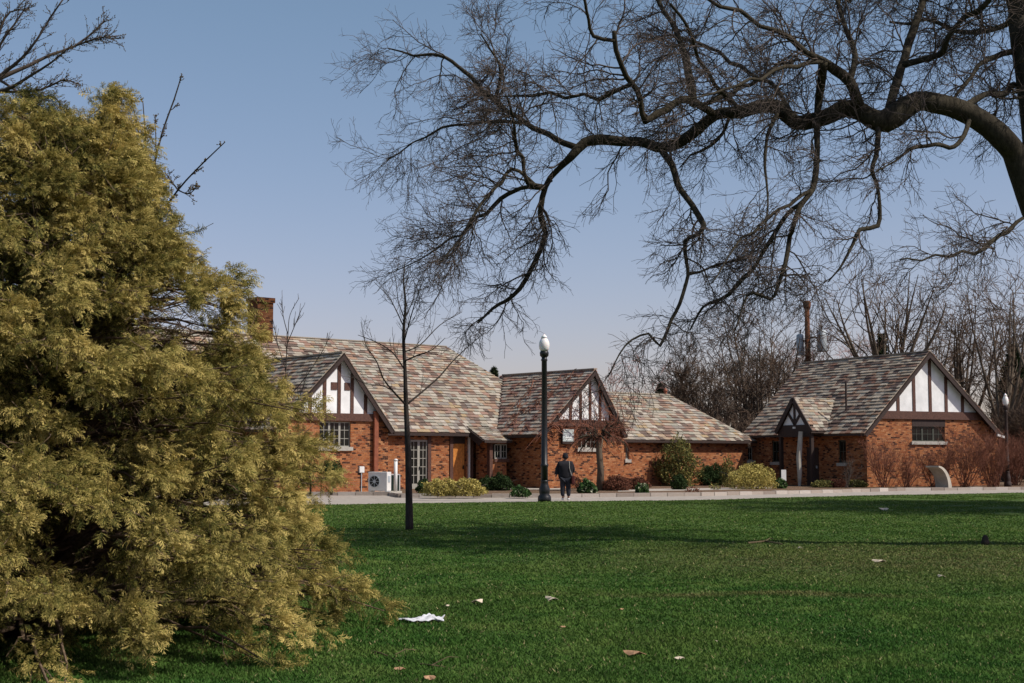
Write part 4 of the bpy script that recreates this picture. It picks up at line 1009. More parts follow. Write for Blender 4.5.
for i, (P, Rr) in enumerate(polys):
    if i: Rr = Rr*.55
    MB().tube([tuple(np.array(p)-np.array(yb_)) for p in P], list(np.maximum(Rr, .006)), 8).build('trunk' if i == 0 else 'branch', M['bark_young'], YT, True)
    PF, RF = to_fixed(P, Rr, 12)
    if i: tw.append(spawn(PF, RF, 7, (.35, 1.0), (.35, .8), 6, .10, (0, 0, .12), (.15, 1), .5, .0035, .5, .008))
    else: tw.append(spawn(PF, RF, 12, (.4, 1.0), (.5, .9), 6, .12, (0, 0, .10), (.68, 1), .4, .0035, .5, .008))
a = (np.concatenate([x[0] for x in tw]), np.concatenate([x[1] for x in tw]))
b = spawn(a[0], a[1], 3, (.12, .35), (.4, .8), 4, .12, (0, 0, .06), (.2, 1), .7, .003)
V, q = join_tubes([a, b]); mesh_np('twig', V, [q], M['twig'], YT, off=yb_)

# ---- generic bare tree
def bare_tree(px, Y, top, wpx, label, seed, mat='bark_far', tmat='twig_far', stems=5, dense=1.0, z0=0, group='bare trees behind the buildings', r0=None, K=9, fork=.22, name='bare_tree', upw=.10, x=None):
    rg = np.random.default_rng(seed+1000); X0 = PD(px, 456, Y)[0] if x is None else x; H = PD(px, top, Y)[2]-z0; w = wpx/2/(F/Y); r0 = r0 or H*.02
    e = empty(name, (X0, Y, z0), 0, label, 'tree', group)
    ht = H*fork; w = w*1.15
    tp = np.array([(0, 0, -.2), (rg.normal(0, .05), 0, ht*.5), (rg.normal(0, .1), rg.normal(0, .1), ht)])
    tP, tR = resample(tp, [r0*1.25, r0, r0*.9], .5)
    MB().tube([tuple(p) for p in tP], list(tR), 9).build('trunk', M[mat], e, True)
    P = np.zeros((stems, K, 3)); P[:, 0] = tp[-1]-np.array([0, 0, .1]); aa = rg.uniform(0, 2*pi, stems)+np.arange(stems)*2*pi/stems
    sp = rg.uniform(.3, 1, stems)**.7; tgt = np.stack([np.cos(aa)*w*sp*.85, np.sin(aa)*w*sp*.85, (H-ht)*(1-.35*sp**2)*rg.uniform(.88, 1, stems)], -1)
    ph_ = rg.uniform(0, 6.28, stems)
    for k in range(1, K):
        t = k/(K-1); P[:, k] = P[:, 0] + tgt*np.array([t**.75, t**.75, t**1.15]) + np.stack([np.sin(t*4+ph_)*.012*H*t, np.cos(t*5+ph_)*.012*H*t, 0*ph_], -1)
    Rr = (r0*.62*rg.uniform(.7, 1, stems))[:, None]*np.linspace(1, .12, K)[None, :]**.9
    a = spawn(P, Rr, int(7*dense)+2, (.2*H, .40*H), (.45, 1.05), 8, .15, (0, 0, upw*.5), (.25, 1), .5, r0*.06, .5, rg=rg)
    V, q = join_tubes([(P, Rr)], 7); V2, q2 = join_tubes([a], 5); mesh_np('limb', np.concatenate([V, V2]), [q, q2+len(V)], M[mat], e, smooth=True)
    b = spawn(a[0], a[1], int(7*dense)+1, (.09*H, .2*H), (.4, 1.0), 6, .17, (0, 0, upw*.5), (.12, 1), .6, .018, .4, rg=rg)
    c = spawn(b[0], b[1], int(5*dense)+1, (.04*H, .10*H), (.4, 1.1), 4, .2, (0, 0, upw*.3), (.15, 1), .7, .013, .4, rg=rg)
    V, q = join_tubes([b, c]); mesh_np('twig', V, [q], M[tmat], e); return e
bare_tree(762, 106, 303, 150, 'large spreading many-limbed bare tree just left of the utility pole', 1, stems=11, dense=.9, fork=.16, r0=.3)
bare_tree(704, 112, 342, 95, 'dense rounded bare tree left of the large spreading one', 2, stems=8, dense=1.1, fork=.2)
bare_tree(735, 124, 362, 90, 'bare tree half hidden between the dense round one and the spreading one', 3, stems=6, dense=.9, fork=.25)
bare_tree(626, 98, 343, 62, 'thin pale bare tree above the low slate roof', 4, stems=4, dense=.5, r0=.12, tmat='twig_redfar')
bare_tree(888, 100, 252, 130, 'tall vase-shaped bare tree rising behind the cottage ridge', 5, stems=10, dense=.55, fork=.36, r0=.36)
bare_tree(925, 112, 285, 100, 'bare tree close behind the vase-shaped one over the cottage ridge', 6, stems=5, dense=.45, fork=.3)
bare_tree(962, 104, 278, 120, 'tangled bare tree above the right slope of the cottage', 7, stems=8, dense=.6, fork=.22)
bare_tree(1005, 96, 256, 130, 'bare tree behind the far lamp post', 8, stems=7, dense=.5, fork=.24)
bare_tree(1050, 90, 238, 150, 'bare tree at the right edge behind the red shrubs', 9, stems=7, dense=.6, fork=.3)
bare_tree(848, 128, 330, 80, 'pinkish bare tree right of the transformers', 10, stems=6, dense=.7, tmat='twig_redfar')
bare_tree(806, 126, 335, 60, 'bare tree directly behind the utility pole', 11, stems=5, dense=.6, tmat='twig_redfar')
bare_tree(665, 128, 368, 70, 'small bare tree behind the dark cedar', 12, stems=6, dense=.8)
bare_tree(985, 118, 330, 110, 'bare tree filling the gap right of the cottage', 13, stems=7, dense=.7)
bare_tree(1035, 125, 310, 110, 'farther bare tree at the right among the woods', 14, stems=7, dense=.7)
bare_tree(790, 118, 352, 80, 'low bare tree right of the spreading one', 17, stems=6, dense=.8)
# undergrowth beyond the buildings
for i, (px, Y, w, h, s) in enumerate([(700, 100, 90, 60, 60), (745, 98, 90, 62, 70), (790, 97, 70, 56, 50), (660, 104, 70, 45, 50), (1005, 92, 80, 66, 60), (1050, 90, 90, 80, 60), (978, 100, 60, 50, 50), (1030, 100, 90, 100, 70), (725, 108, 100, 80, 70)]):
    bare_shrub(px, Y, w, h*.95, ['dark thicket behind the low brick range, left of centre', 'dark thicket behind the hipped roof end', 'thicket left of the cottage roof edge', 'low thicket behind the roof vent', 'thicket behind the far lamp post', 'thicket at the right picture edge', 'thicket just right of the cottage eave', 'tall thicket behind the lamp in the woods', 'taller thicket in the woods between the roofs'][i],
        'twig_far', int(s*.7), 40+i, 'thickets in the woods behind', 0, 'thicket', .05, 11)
# evergreen trees far
def evergreen(px, Y, top, wpx, label, seed, n=5000):
    rg = np.random.default_rng(seed+3000); X0 = PD(px, 456, Y)[0]; H = PD(px, top, Y)[2]; w = wpx/2/(F/Y)
    e = empty('evergreen_tree', (X0, Y, 0), 0, label, 'tree', 'evergreens among the woods')
    t = rg.random(n)**.8; tier = np.sin(t*40)*.12+1; r = w*(1-t)**.75*tier*(.35+.65*np.sqrt(rg.random(n))); a = rg.uniform(0, 2*pi, n)
    p = np.stack([np.cos(a)*r, np.sin(a)*r, H*(.12+.88*t)-r*.25], -1); u = nrm(np.stack([np.cos(a), np.sin(a), rg.normal(-.1, .5, n)], -1)+rg.normal(0, .4, (n, 3))); v = nrm(np.cross(u, rg.normal(size=(n, 3))))
    s = H*.03*rg.uniform(.6, 1.5, n)[:, None]
    V = np.stack([p-v*s*.25, p+u*s, p+v*s*.25, p-u*s*.4], 1).reshape(-1, 3)
    mesh_np('foliage', V, [np.arange(4*n).reshape(-1, 4)], M['pine_far'], e, tint=rg.random(n))
    MB().tube([(0, 0, -.1), (0, 0, H*.9)], [H*.02, H*.004], 7).build('trunk', M['bark_far'], e)
evergreen(494, 130, 368, 38, 'dark evergreen tip peeping over the main roof', 1, 3000)
evergreen(661, 118, 384, 44, 'dark cedar behind the roof vent', 2)
evergreen(1016, 112, 345, 60, 'dark evergreen among the bare woods at far right', 3, 5000)
evergreen(884, 112, 335, 30, 'small dark evergreen behind the cottage ridge', 4, 2500)
evergreen(1050, 120, 330, 70, 'dark evergreen at the right edge of the woods', 5, 6000)
# trees standing out of view on the right that shade the lawn
bare_tree(0, 44, 10, 400, 'bare lawn tree outside the right edge that casts the far shadow band', 21, stems=12, dense=1.5, x=22.6, r0=.4, group='lawn trees right of view', fork=.3)

# ---- weeping ornamental tree before gable two
wb = G(597.5, 489.5, .1); wb = (wb[0], 67.5, .1)
WT = empty('weeping_tree', wb, 0, 'small weeping bare tree with reddish drooping crown before the middle gable', 'tree')
sc = F/67.5; hT = (490-437)/sc
MB().tube([(0, 0, -.05), (.03, 0, hT*.4), (-.04, 0, hT*.75), (.0, 0, hT)], [.20, .16, .15, .17], 10).build('trunk', M['bark_far'], WT, True)
rg = np.random.default_rng(77); n = 20; P = np.zeros((n, 8, 3)); P[:, 0] = (0, 0, hT-.15); aa = rg.uniform(0, 2*pi, n)
d = nrm(np.stack([np.cos(aa), np.sin(aa), rg.uniform(.5, 1.6, n)], -1))
for k in range(1, 8): P[:, k] = P[:, k-1]+d*.26; d = nrm(d+np.array([0, 0, -.22])+rg.normal(0, .22, (n, 3)))
Rr = np.linspace(.07, .015, 8)[None].repeat(n, 0)
V, q = tubes(P, Rr, 6); mesh_np('limb', V, [q], M['bark_big'], WT)
a = spawn(P, Rr, 9, (.4, 1.0), (.4, 1.0), 7, .2, (0, 0, -.12), (.2, 1), .4, .008, rg=rg); b = spawn(a[0], a[1], 5, (.2, .5), (.3, .9), 5, .2, (0, 0, -.15), (.1, 1), .7, .006, rg=rg)
V, q = join_tubes([a, b]); mesh_np('twig', V, [q], M['twig_red'], WT)
# ---- vine on gable two and its roof
vb = FA.w(x2c, -.45, 0); VN = empty('climbing_vine', vb, TH, 'leafless reddish vine sprawling over the middle gable and its slates', 'vine')
rg = np.random.default_rng(5); n = 34; P = np.zeros((n, 12, 3)); P[:, 0, 0] = rg.uniform(-2.6, 2.2, n); P[:, 0, 2] = zbm2-.1+rg.normal(0, .15, n)
d = nrm(np.stack([rg.normal(0, .9, n), np.zeros(n), rg.uniform(.2, 1, n)], -1))
for k in range(1, 12):
    P[:, k] = P[:, k-1]+d*.27; d = nrm(d+rg.normal(0, .35, (n, 3))*np.array([1, .15, 1])); P[:, k, 1] = np.clip(P[:, k, 1], -.12, .2)
    zmax = z2p-(z2p-z2L)*np.abs(P[:, k, 0])/(x2c-x2L)+.15; P[:, k, 2] = np.minimum(P[:, k, 2], zmax)
Rr = np.linspace(.022, .008, 12)[None].repeat(n, 0)
a = spawn(P, Rr, 10, (.2, .7), (.4, 1.2), 5, .3, (0, 0, 0), (.05, 1), .7, .006, rg=rg); 
V, q = join_tubes([(P, Rr)]); V2, q2 = join_tubes([a]); mesh_np('stem', V, [q], M['twig_red'], VN); mesh_np('twig', V2, [q2], M['twig_red'], VN)
# vine patch lying on the left slope near the gable
n = 46; yv = rg.uniform(.1, 4.2, n)**1.0; P = np.zeros((n, 8, 3)); 
xs = rg.uniform(x2L+.2, x2c-.1, n)
for k in range(8):
    if k: xs = np.clip(xs+rg.normal(.02, .16, n), x2L, x2c-.02); yv = np.clip(yv+rg.normal(0, .2, n), -.3, 5)
    P[:, k, 0] = xs-x2c; P[:, k, 1] = yv+.45-.0; P[:, k, 2] = z2p-(x2c-xs)*s2+.08+rg.uniform(0, .04, n)
V, q = tubes(P, np.full((n, 8), .014), 3); mesh_np('creeper', V, [q], M['twig_red'], VN)

# ---- sapling in front of the left wing
limbs = [[(287,470,3,60),(287,420,2.4,60),(286,370,2,60),(288,335,1.5,60),(290,315,1.1,60),(299,298,1,60)],
 [(289,332,1.6,60),(283,315,1.2,60.2),(282,297,.9,60.3)], [(288,345,1.6,60),(295,325,1.2,59.6),(302,308,.9,59.4)], [(286,372,1.6,60),(278,345,1.2,60.4),(273,320,.9,60.6)],
 [(287,400,1.8,60),(305,378,1.4,59.5),(322,352,1.1,59.2),(330,336,.8,59)], [(287,420,1.8,60),(300,395,1.4,59.6),(308,370,1,59.4)]]
sb = (PD(287, 456, 60)[0], 60, 0.0)
e, polys = traced_tree(sb, limbs, None, None, 'thin bare sapling before the left wing, at the conifer edge', 'sapling'); tw = []
polys[0] = (np.vstack([[sb], polys[0][0]]), np.concatenate([[.09], polys[0][1]]))
for i, (P, Rr) in enumerate(polys):
    MB().tube([tuple(np.array(p)-np.array(sb)) for p in P], list(np.maximum(Rr*.6, .010)), 6).build('trunk' if i == 0 else 'branch', M['bark_young'], e, True)
    PF, RF = to_fixed(P, Rr, 10); tw.append(spawn(PF, RF, 9, (.3, .9), (.3, .7), 5, .12, (0, 0, .12), (.4, 1), .6, .008))
V, q = join_tubes(tw); mesh_np('twig', V, [q], M['twig'], e, off=sb)

# ---- shoots behind the conifer
def shoots(base, limbs, label, name, buds=True, mat='bark_young', n=8, tl=(.1, .35), trop=.08):
    e, polys = traced_tree(base, limbs, None, None, label, name); tw = []; 
    for i, (P, Rr) in enumerate(polys):
        MB().tube([tuple(np.array(p)-np.array(base)) for p in P], list(np.maximum(Rr, .004)), 6).build('trunk' if i == 0 else 'branch', M[mat], e, True)
        if i:
            PF, RF = to_fixed(P, Rr, 14); tw.append(spawn(PF, RF, n, tl, (.3, .8), 5, .14, (0, 0, trop), (.15, 1), .6, .0022, .6, .006))
    a = (np.concatenate([x[0] for x in tw]), np.concatenate([x[1] for x in tw]))
    b = spawn(a[0], a[1], 3, (tl[0]*.4, tl[1]*.4), (.3, .8), 4, .2, (0, 0, .05), (.3, 1), .8, .002)
    V, q = join_tubes([a, b]); mesh_np('twig', V, [q], M['twig'], e, off=base)
    # buds along the shoots
    P0 = np.concatenate([x[:, 1:].reshape(-1, 3) for x in (a[0], b[0])] + [p[0] for p in polys[1:]]); m = len(P0); d = nrm(rng.normal(size=(m, 3))+np.array([0, 0, .8]))*.018
    PB = np.stack([P0, P0+d*.5, P0+d], 1); RB = np.tile(np.array([[.003, .006, .001]]), (m, 1))
    V, q = tubes(PB, RB, 4); mesh_np('bud', V, [q], M['bud'], e, off=base)
    return e
b0 = (PD(150, 456, 15.6)[0], 15.6, 0)
shoots(b0, [[(0,0,8,15.6,b0),(150,420,6,15.6),(146,300,5,15.6),(146,230,4,15.6)],
 [(147,260,3.4,15.6),(148,200,2.8,15.6),(154,165,2.4,15.6),(163,130,2,15.6),(174,100,1.7,15.6),(182,74,1.3,15.6)],
 [(146,240,2.6,15.6),(144,190,2,15.5),(146,150,1.6,15.4),(143,103,1.1,15.4)],
 [(147,215,2.2,15.6),(142,150,1.6,15.8),(136,120,1.2,15.9),(131,97,.9,16)],
 [(150,250,2.6,15.6),(163,212,2.2,15.4),(178,190,1.9,15.3),(196,170,1.6,15.2),(225,142,1.1,15)],
 [(175,194,1.8,15.3),(172,182,1.3,15.5),(166,174,1,15.6)], [(178,197,1.6,15.3),(188,194,1.2,15.2),(195,189,.9,15.1)],
 [(148,235,2,15.6),(153,190,1.6,15.7),(156,150,1.3,15.8),(155,120,1,15.9)]], 'young bare tree whose budding shoots stick out above the conifer', 'sapling', n=9, tl=(.08, .24))
b0 = (PD(-120, 456, 19)[0], 19, 0)
shoots(b0, [[(0,0,40,19,b0),(-118,300,30,19),(-100,180,24,19),(-70,120,18,19),(-40,100,13,19)],
 [(-50,108,9,19),(-20,92,6,18.9),(5,72,4,18.8),(22,58,3,18.7),(38,38,2.4,18.6),(50,18,2,18.6),(64,-2,1.6,18.5)],
 [(-40,100,8,19),(0,78,5,19.2),(28,66,3.6,19.3),(50,55,3,19.4),(75,46,2.4,19.5),(98,28,1.8,19.6),(104,20,1.2,19.6)],
 [(75,46,2,19.5),(98,38,1.6,19.5),(118,36,1.1,19.5)],
 [(-30,100,7,19),(5,90,4,18.6),(30,76,3,18.4),(52,62,2.2,18.2),(72,45,1.4,18)],
 [(-20,60,5,18.9),(0,45,3,18.8),(14,25,2.2,18.8),(24,10,1.6,18.8)],
 [(5,90,3,18.8),(40,90,2.4,18.5),(62,80,1.8,18.4),(78,84,1.2,18.3)],
 [(-20,70,4,19),(0,30,3,19),(10,12,2,19),(26,10,1.2,19)],
 [(10,92,3,19),(30,98,2.2,18.8),(52,96,1.6,18.7),(60,104,1,18.6)]], 'bare budding tree reaching in over the conifer at upper left', 'bare_tree', mat='twig', n=26, tl=(.15, .5), trop=.05)

# ------------------------------------------------------------------ conifer
CY = 13.5; cs = F/CY; cX = PD(30, 456, CY)[0]; cb0 = (cX, CY, 0.0)
CF = empty('golden_conifer', cb0, 0, 'big golden-green false cypress filling the left foreground', 'conifer')
tabz = [-.2, .0, .33, .7, 1.28, 1.76, 2.23, 2.7, 3.15, 3.48, 3.65, 3.98, 4.38, 4.68, 4.85, 5.0]
tabr = [2.75, 2.95, 2.85, 2.72, 2.55, 2.42, 2.28, 2.12, 1.88, 1.66, 1.48, 1.20, 1.02, .88, .66, .4]
rg = np.random.default_rng(11)
def envr(z): return np.interp(z, tabz, tabr)
NB = 1050
zt = rg.random(NB); zt = 5.05*(1-zt**.66); zt = np.clip(zt+rg.normal(0, .05, NB), .03, 4.85)
az = rg.uniform(0, 2*pi, NB)
K = 9; P = np.zeros((NB, K, 3)); tipr = envr(zt)*(1+.07*np.sin(az*3+zt*4)+np.clip(rg.normal(0, .06, NB), -.14, .10))*np.where(rg.random(NB) < .35, rg.uniform(.55, .85, NB), 1)
tip = np.stack([np.cos(az)*tipr, np.sin(az)*tipr*np.interp(zt, [0, .8, 2, 5], np.array([1.22, 1.2, 1.15, 1.0]))*np.where(np.sin(az) < 0, np.interp(zt, [0, .5, 1.2], [1.22, 1.12, 1.0]), 1), zt], -1)
zs = np.clip(zt-tipr*rg.uniform(.05, .35, NB), .05, 5); st_ = np.stack([rg.normal(0, .12, NB), rg.normal(0, .12, NB), zs], -1)
for k in range(K):
    t = k/(K-1); P[:, k] = st_*(1-t)+tip*t; P[:, k, 2] += .25*np.sin(t*pi)*tipr*.35
    if 0 < k: P[:, k] += rg.normal(0, .03, (NB, 3))
Rr = np.linspace(1, .15, K)[None]*(.012+.008*tipr)[:, None]
V, q = tubes(P, Rr, 5); mesh_np('bough', V, [q], M['bark_con'], CF, smooth=True)
tr_pts = [(0, 0, -.1), (.03, 0, 1.2), (-.02, .03, 2.5), (.05, 0, 3.8), (.0, 0, 4.8)]
MB().tube(tr_pts, [.2, .16, .12, .07, .02], 10).build('trunk', M['bark_con'], CF, True)
MB().tube([(.2, 0, .3), (.55, -.1, 2), (.62, -.05, 3.8), (.62, 0, 5.2)], [.12, .09, .05, .01], 8).build('leader', M['bark_con'], CF, True)
s1 = spawn(P, Rr, 8, (.25, .60), (.35, 1.0), 5, .15, (0, 0, .02), (.42, 1), .5, .003, .3, rg=rg)
# second leader tips
PL = np.array([[(.55, -.1, 3.9), (.6, 0, 4.3), (.63, 0, 4.7), (.62, 0, 5.1)]]); RL = np.full((1, 4), .02)
s2_ = spawn(PL, RL, 34, (.2, .6), (.5, 1.2), 5, .15, (0, 0, .05), (0, 1), .5, .003, .75, rg=rg)
s3_ = spawn(np.array([[(0, 0, 3.9), (0, 0, 4.3), (0, 0, 4.6), (-.05, 0, 4.95)]]), RL, 40, (.3, .7), (.5, 1.2), 5, .15, (0, 0, .05), (0, 1), .5, .003, .7, rg=rg)
S1P = np.concatenate([s1[0], s2_[0], s3_[0]]); S1R = np.concatenate([s1[1], s2_[1], s3_[1]])
V, q = tubes(S1P, S1R, 3); mesh_np('branchlet', V, [q], M['bark_con'], CF)
# spray prototypes: flat, drooping, twice-branched fans
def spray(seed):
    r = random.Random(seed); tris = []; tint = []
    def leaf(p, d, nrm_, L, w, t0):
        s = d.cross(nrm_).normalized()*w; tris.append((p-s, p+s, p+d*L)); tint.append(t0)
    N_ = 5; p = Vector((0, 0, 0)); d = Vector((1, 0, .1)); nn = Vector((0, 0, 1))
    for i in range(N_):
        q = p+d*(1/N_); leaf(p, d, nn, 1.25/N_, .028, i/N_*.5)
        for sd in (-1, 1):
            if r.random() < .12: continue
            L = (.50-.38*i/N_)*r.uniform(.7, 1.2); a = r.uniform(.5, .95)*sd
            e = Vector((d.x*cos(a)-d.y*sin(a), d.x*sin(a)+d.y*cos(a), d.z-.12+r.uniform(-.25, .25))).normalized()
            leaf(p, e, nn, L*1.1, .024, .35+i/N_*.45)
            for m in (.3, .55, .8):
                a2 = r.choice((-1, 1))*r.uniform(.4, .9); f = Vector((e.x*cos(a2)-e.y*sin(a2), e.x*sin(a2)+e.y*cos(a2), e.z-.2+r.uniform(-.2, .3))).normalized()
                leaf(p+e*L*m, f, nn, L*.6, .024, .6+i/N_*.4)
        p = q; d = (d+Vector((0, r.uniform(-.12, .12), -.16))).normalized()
    return np.array([[tuple(v) for v in t] for t in tris]), np.array(tint)
protos = [spray(s) for s in range(5)]
def place(points, dirs, size, rg, cm):
    Vs = []; Ts = []
    which = rg.integers(0, 5, len(points))
    for w_ in range(5):
        m = which == w_; n = m.sum()
        if not n: continue
        T, tn = protos[w_]; d = nrm(dirs[m]); up = nrm(rg.normal(size=(n, 3))*.7+np.array([0, 0, 1.])); y = nrm(np.cross(up, d)); z = np.cross(d, y)
        Rm = np.stack([d, y, z], 1)*size[m][:, None, None]      # rows = axes
        W = np.einsum('tvi,nij->ntvj', T, Rm) + points[m][:, None, None, :]
        Vs.append(W.reshape(-1, 3)); tt = np.clip(tn[None, :]*.75+cm[m][:, None]+rg.normal(0, .07, (n, len(tn))), 0, 1); Ts.append(tt.ravel())
    V = np.concatenate(Vs); return V, np.arange(len(V)).reshape(-1, 3), np.concatenate(Ts)
nS = 3
B_, K_, _ = S1P.shape; idx = np.repeat(np.arange(B_), nS); s = rg.uniform(.15, 1, len(idx))*(K_-1)*.999; i = np.floor(s).astype(int); f = (s-i)[:, None]
pts = S1P[idx, i]*(1-f)+S1P[idx, i+1]*f; tn = nrm(S1P[idx, i+1]-S1P[idx, i])
rad_out = nrm(pts*np.array([1, 1, 0])+1e-6)
dirs = nrm(tn*.7+rad_out*.45+rg.normal(0, .45, pts.shape)+np.array([0, 0, -.22]))
# billowy masses of short sprays round the bough ends
nC = 2; nP = 54; bi = np.repeat(np.arange(NB), nC); ts = np.where(np.arange(len(bi)) % nC == 0, 1.0, rg.uniform(.72, .95, len(bi)))*(K-1)*.999
ii_ = np.floor(ts).astype(int); ff = (ts-ii_)[:, None]; cen = P[bi, ii_]*(1-ff)+P[bi, ii_+1]*ff
gn = np.sin(cen[:, 0]*5.3+1.1+2*np.sin(cen[:, 2]*2.1))*np.sin(cen[:, 1]*4.7+cen[:, 2]*3.9)+.6*np.sin(cen[:, 2]*9.1+cen[:, 0]*6.3); cen = cen[(gn > -.62) | (rg.random(len(cen)) < .25)]
cen = np.concatenate([cen, S1P[len(s1[0]):, -1]]); ro = nrm(cen*np.array([1, 1, 0])+1e-6)
csz = rg.uniform(.08, .21, len(cen)); ctint = rg.normal(0, .10, len(cen))
ci = np.repeat(np.arange(len(cen)), nP); loc = rg.normal(size=(len(ci), 3)); loc = nrm(loc)*rg.random((len(ci), 1))**.4
loc = nrm(loc+ro[ci]*.35+np.array([0, 0, .25]))*np.linalg.norm(loc, axis=1, keepdims=True)
p2 = cen[ci]+loc*csz[ci][:, None]*np.array([1.15, 1.15, .85]); d2 = nrm(loc+ro[ci]*.5+rg.normal(0, .35, loc.shape)+np.array([0, 0, -.25]))
nA = len(pts); pts = np.concatenate([pts, p2]); dirs = np.concatenate([dirs, d2])
kp = pts[:, 2] > .02; 
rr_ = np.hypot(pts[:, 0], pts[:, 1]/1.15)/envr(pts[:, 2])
cm = np.clip((rr_-.76)*1.4, -.35, .25)*.7+rg.normal(0, .09, len(pts)); cm[:nA] -= .16; cm[nA:] += ctint[ci] + .08   # young golden tips outside, old green growth inside, darkened for shade between clusters
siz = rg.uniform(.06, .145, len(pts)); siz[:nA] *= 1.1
for hx_, hz_, hr_ in ((165, 306, 22), (190, 338, 18), (158, 332, 14), (183, 318, 14), (135, 322, 12), (208, 303, 11)):
    X_, _, Z_ = PD(hx_, hz_, CY); dh = np.hypot((pts[:, 0]+cX)-X_*(pts[:, 1]+CY)/CY, pts[:, 2]-(CH+(Z_-CH)*(pts[:, 1]+CY)/CY)); kp &= ~((dh < hr_/cs) & (rg.random(len(pts)) < .93))
pts, dirs, siz, cm = pts[kp], dirs[kp], siz[kp], cm[kp]
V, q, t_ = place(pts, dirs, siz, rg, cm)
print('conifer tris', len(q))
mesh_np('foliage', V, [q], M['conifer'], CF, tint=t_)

# ------------------------------------------------------------------ litter on the lawn
def cloth():
    p = G(421, 621, .04); n = 34; m = 16; V = []; r = np.random.default_rng(3)
    for j in range(m+1):
        for i in range(n+1):
            u = i/n-.5; v = j/m-.5
            x = u*.44+.02*sin(v*9); y = v*.26*(1-.5*abs(u)*2+.15*sin(u*18))+.03*sin(u*8)
            z = .018+.075*max(0, (1-(2*v)**2))*(.45+.4*sin(u*11+v*4)+.3*sin(u*19-v*9)+.08*sin(u*33+v*21))*(.5+u)+.006*sin(u*37+v*27)
            V.append((x, y, max(z, .0)))
    q = [(j*(n+1)+i, j*(n+1)+i+1, (j+1)*(n+1)+i+1, (j+1)*(n+1)+i) for j in range(m) for i in range(n)]
    o = mesh_np('discarded_cloth', V, [np.array(q)], M['cloth'], smooth=True); o.location = p
    o.modifiers.new('thick', 'SOLIDIFY').thickness = .006
    tag(o, 'crumpled white cloth lying on the near lawn', 'cloth')
cloth()
def leaf_obj(px, py, size, mat, label, seed, aspect=.6, group='fallen leaves on the lawn', name='fallen_leaf'):
    p = G(px, py, .045); r = random.Random(seed); pts = []; n = 12
    for i in range(n):
        a = i/n*2*pi; k = 1+.3*sin(3*a+seed)+r.uniform(-.15, .15); x = cos(a)*size*k; y = sin(a)*size*aspect*k; pts.append((x, y, .012+.35*size*(sin(a*2+seed)+.6)*.6))
    mb = MB(); mb.add([(0, 0, .02+size*.25)]+pts, [(0, i+1, (i+1) % n+1) for i in range(n)]); o = mb.build(name, M[mat]); o.location = p; o.rotation_euler = (0, 0, seed)
    o.modifiers.new('thick', 'SOLIDIFY').thickness = .004; tag(o, label, 'leaf', group)
for k, (px, py, s, m, l) in enumerate([(478, 603, .085, 'pale_leaf', 'curled pale brown leaf right of and above the white cloth'), (552, 601.5, .12, 'pale_leaf', 'long pale leaf lying flat in the middle of the lawn'),
    (634, 655.5, .085, 'dead_leaf', 'brown leaf on the near lawn at lower centre-right'), (400, 671, .05, 'dead_leaf', 'orange-brown leaf near the bottom edge beside the conifer'),
    (429, 680, .06, 'dead_leaf', 'brown leaf at the bottom edge below the white cloth'), (562, 628.5, .03, 'dead_leaf', 'small brown leaf right of the white cloth'),
    (621, 611, .04, 'dead_leaf', 'dark curled leaf left of a faint straw patch'), (941, 577.5, .07, 'pale_leaf', 'pale leaf on the worn turf at right'),
    (879, 562.5, .10, 'pale_leaf', 'thin pale scrap on the worn turf right of centre'), (680, 660, .04, 'pale_leaf', 'tiny pale leaf near the bottom centre'),
    (883, 510.3, .2, 'pale_leaf', 'pale scrap on the far lawn in front of the cottage'), (714, 643, .03, 'pale_leaf', 'small pale leaf on near lawn at right of centre'),
    (447, 607, .03, 'pale_leaf', 'tiny pale leaf between the cloth and the curled leaf'), (800, 549, .08, 'pale_leaf', 'pale twig-like leaf beyond the long tree shadow')]): leaf_obj(px, py, s, m, l, k+1)
def stick(pts, r, label):
    base = G(*pts[0], .045); P = [Vector(G(*p, .05+.02*(i % 2)))-Vector(base) for i, p in enumerate(pts)]; mb = MB().tube(P, [r*(1-.6*i/len(P)) for i in range(len(P))], 6)
    m = P[len(P)//2]; mb.tube([m, m+Vector((.12, .1, .05)), m+Vector((.2, .22, .03))], [r*.6, r*.5, r*.3], 5)
    o = mb.build('fallen_stick', M['bud']); o.location = base; tag(o, label, 'stick', 'fallen sticks on the lawn')
stick([(372, 651), (381, 653), (390, 657), (400, 661)], .008, 'forked dry stick between the conifer and the bottom edge')
stick([(420, 664), (432, 665), (446, 667)], .007, 'thin dry stick below the white cloth')
stick([(748, 543), (765, 541), (782, 544)], .02, 'bare twig lying along the tree shadow right of centre')
p = G(985.5, 545.5, .03); o = tag(MB().lathe([(.06, 0), (.08, .05), (.06, .14), (.035, .19), (.01, .2)], n=9).build('tree_stump', M['bark_young'], None, True), 'small dark stub standing in the lawn at the far right', 'stump'); o.location = p

# ------------------------------------------------------------------ person
def skinned(name, verts, edges, mat, parent, lev=2):
    me = bpy.data.meshes.new(name); me.from_pydata([v[:3] for v in verts], edges, []); me.update(); me.materials.append(mat)
    o = bpy.data.objects.new(name, me); COL.objects.link(o); o.parent = parent
    sk = o.modifiers.new('skin', 'SKIN'); sk.use_smooth_shade = True
    for i, v in enumerate(verts):
        sv = me.skin_vertices[0].data[i]; rr = v[3] if isinstance(v[3], tuple) else (v[3], v[3]); sv.radius = rr; sv.use_root = (i == 0)
    sb_ = o.modifiers.new('sub', 'SUBSURF'); sb_.levels = lev; sb_.render_levels = lev; return o
pp = G(565.5, 500.3, 0.0); PE = empty('person', (pp[0], pp[1], .0), R_(4), 'person in dark clothes and knitted hat walking away on the path', 'person')
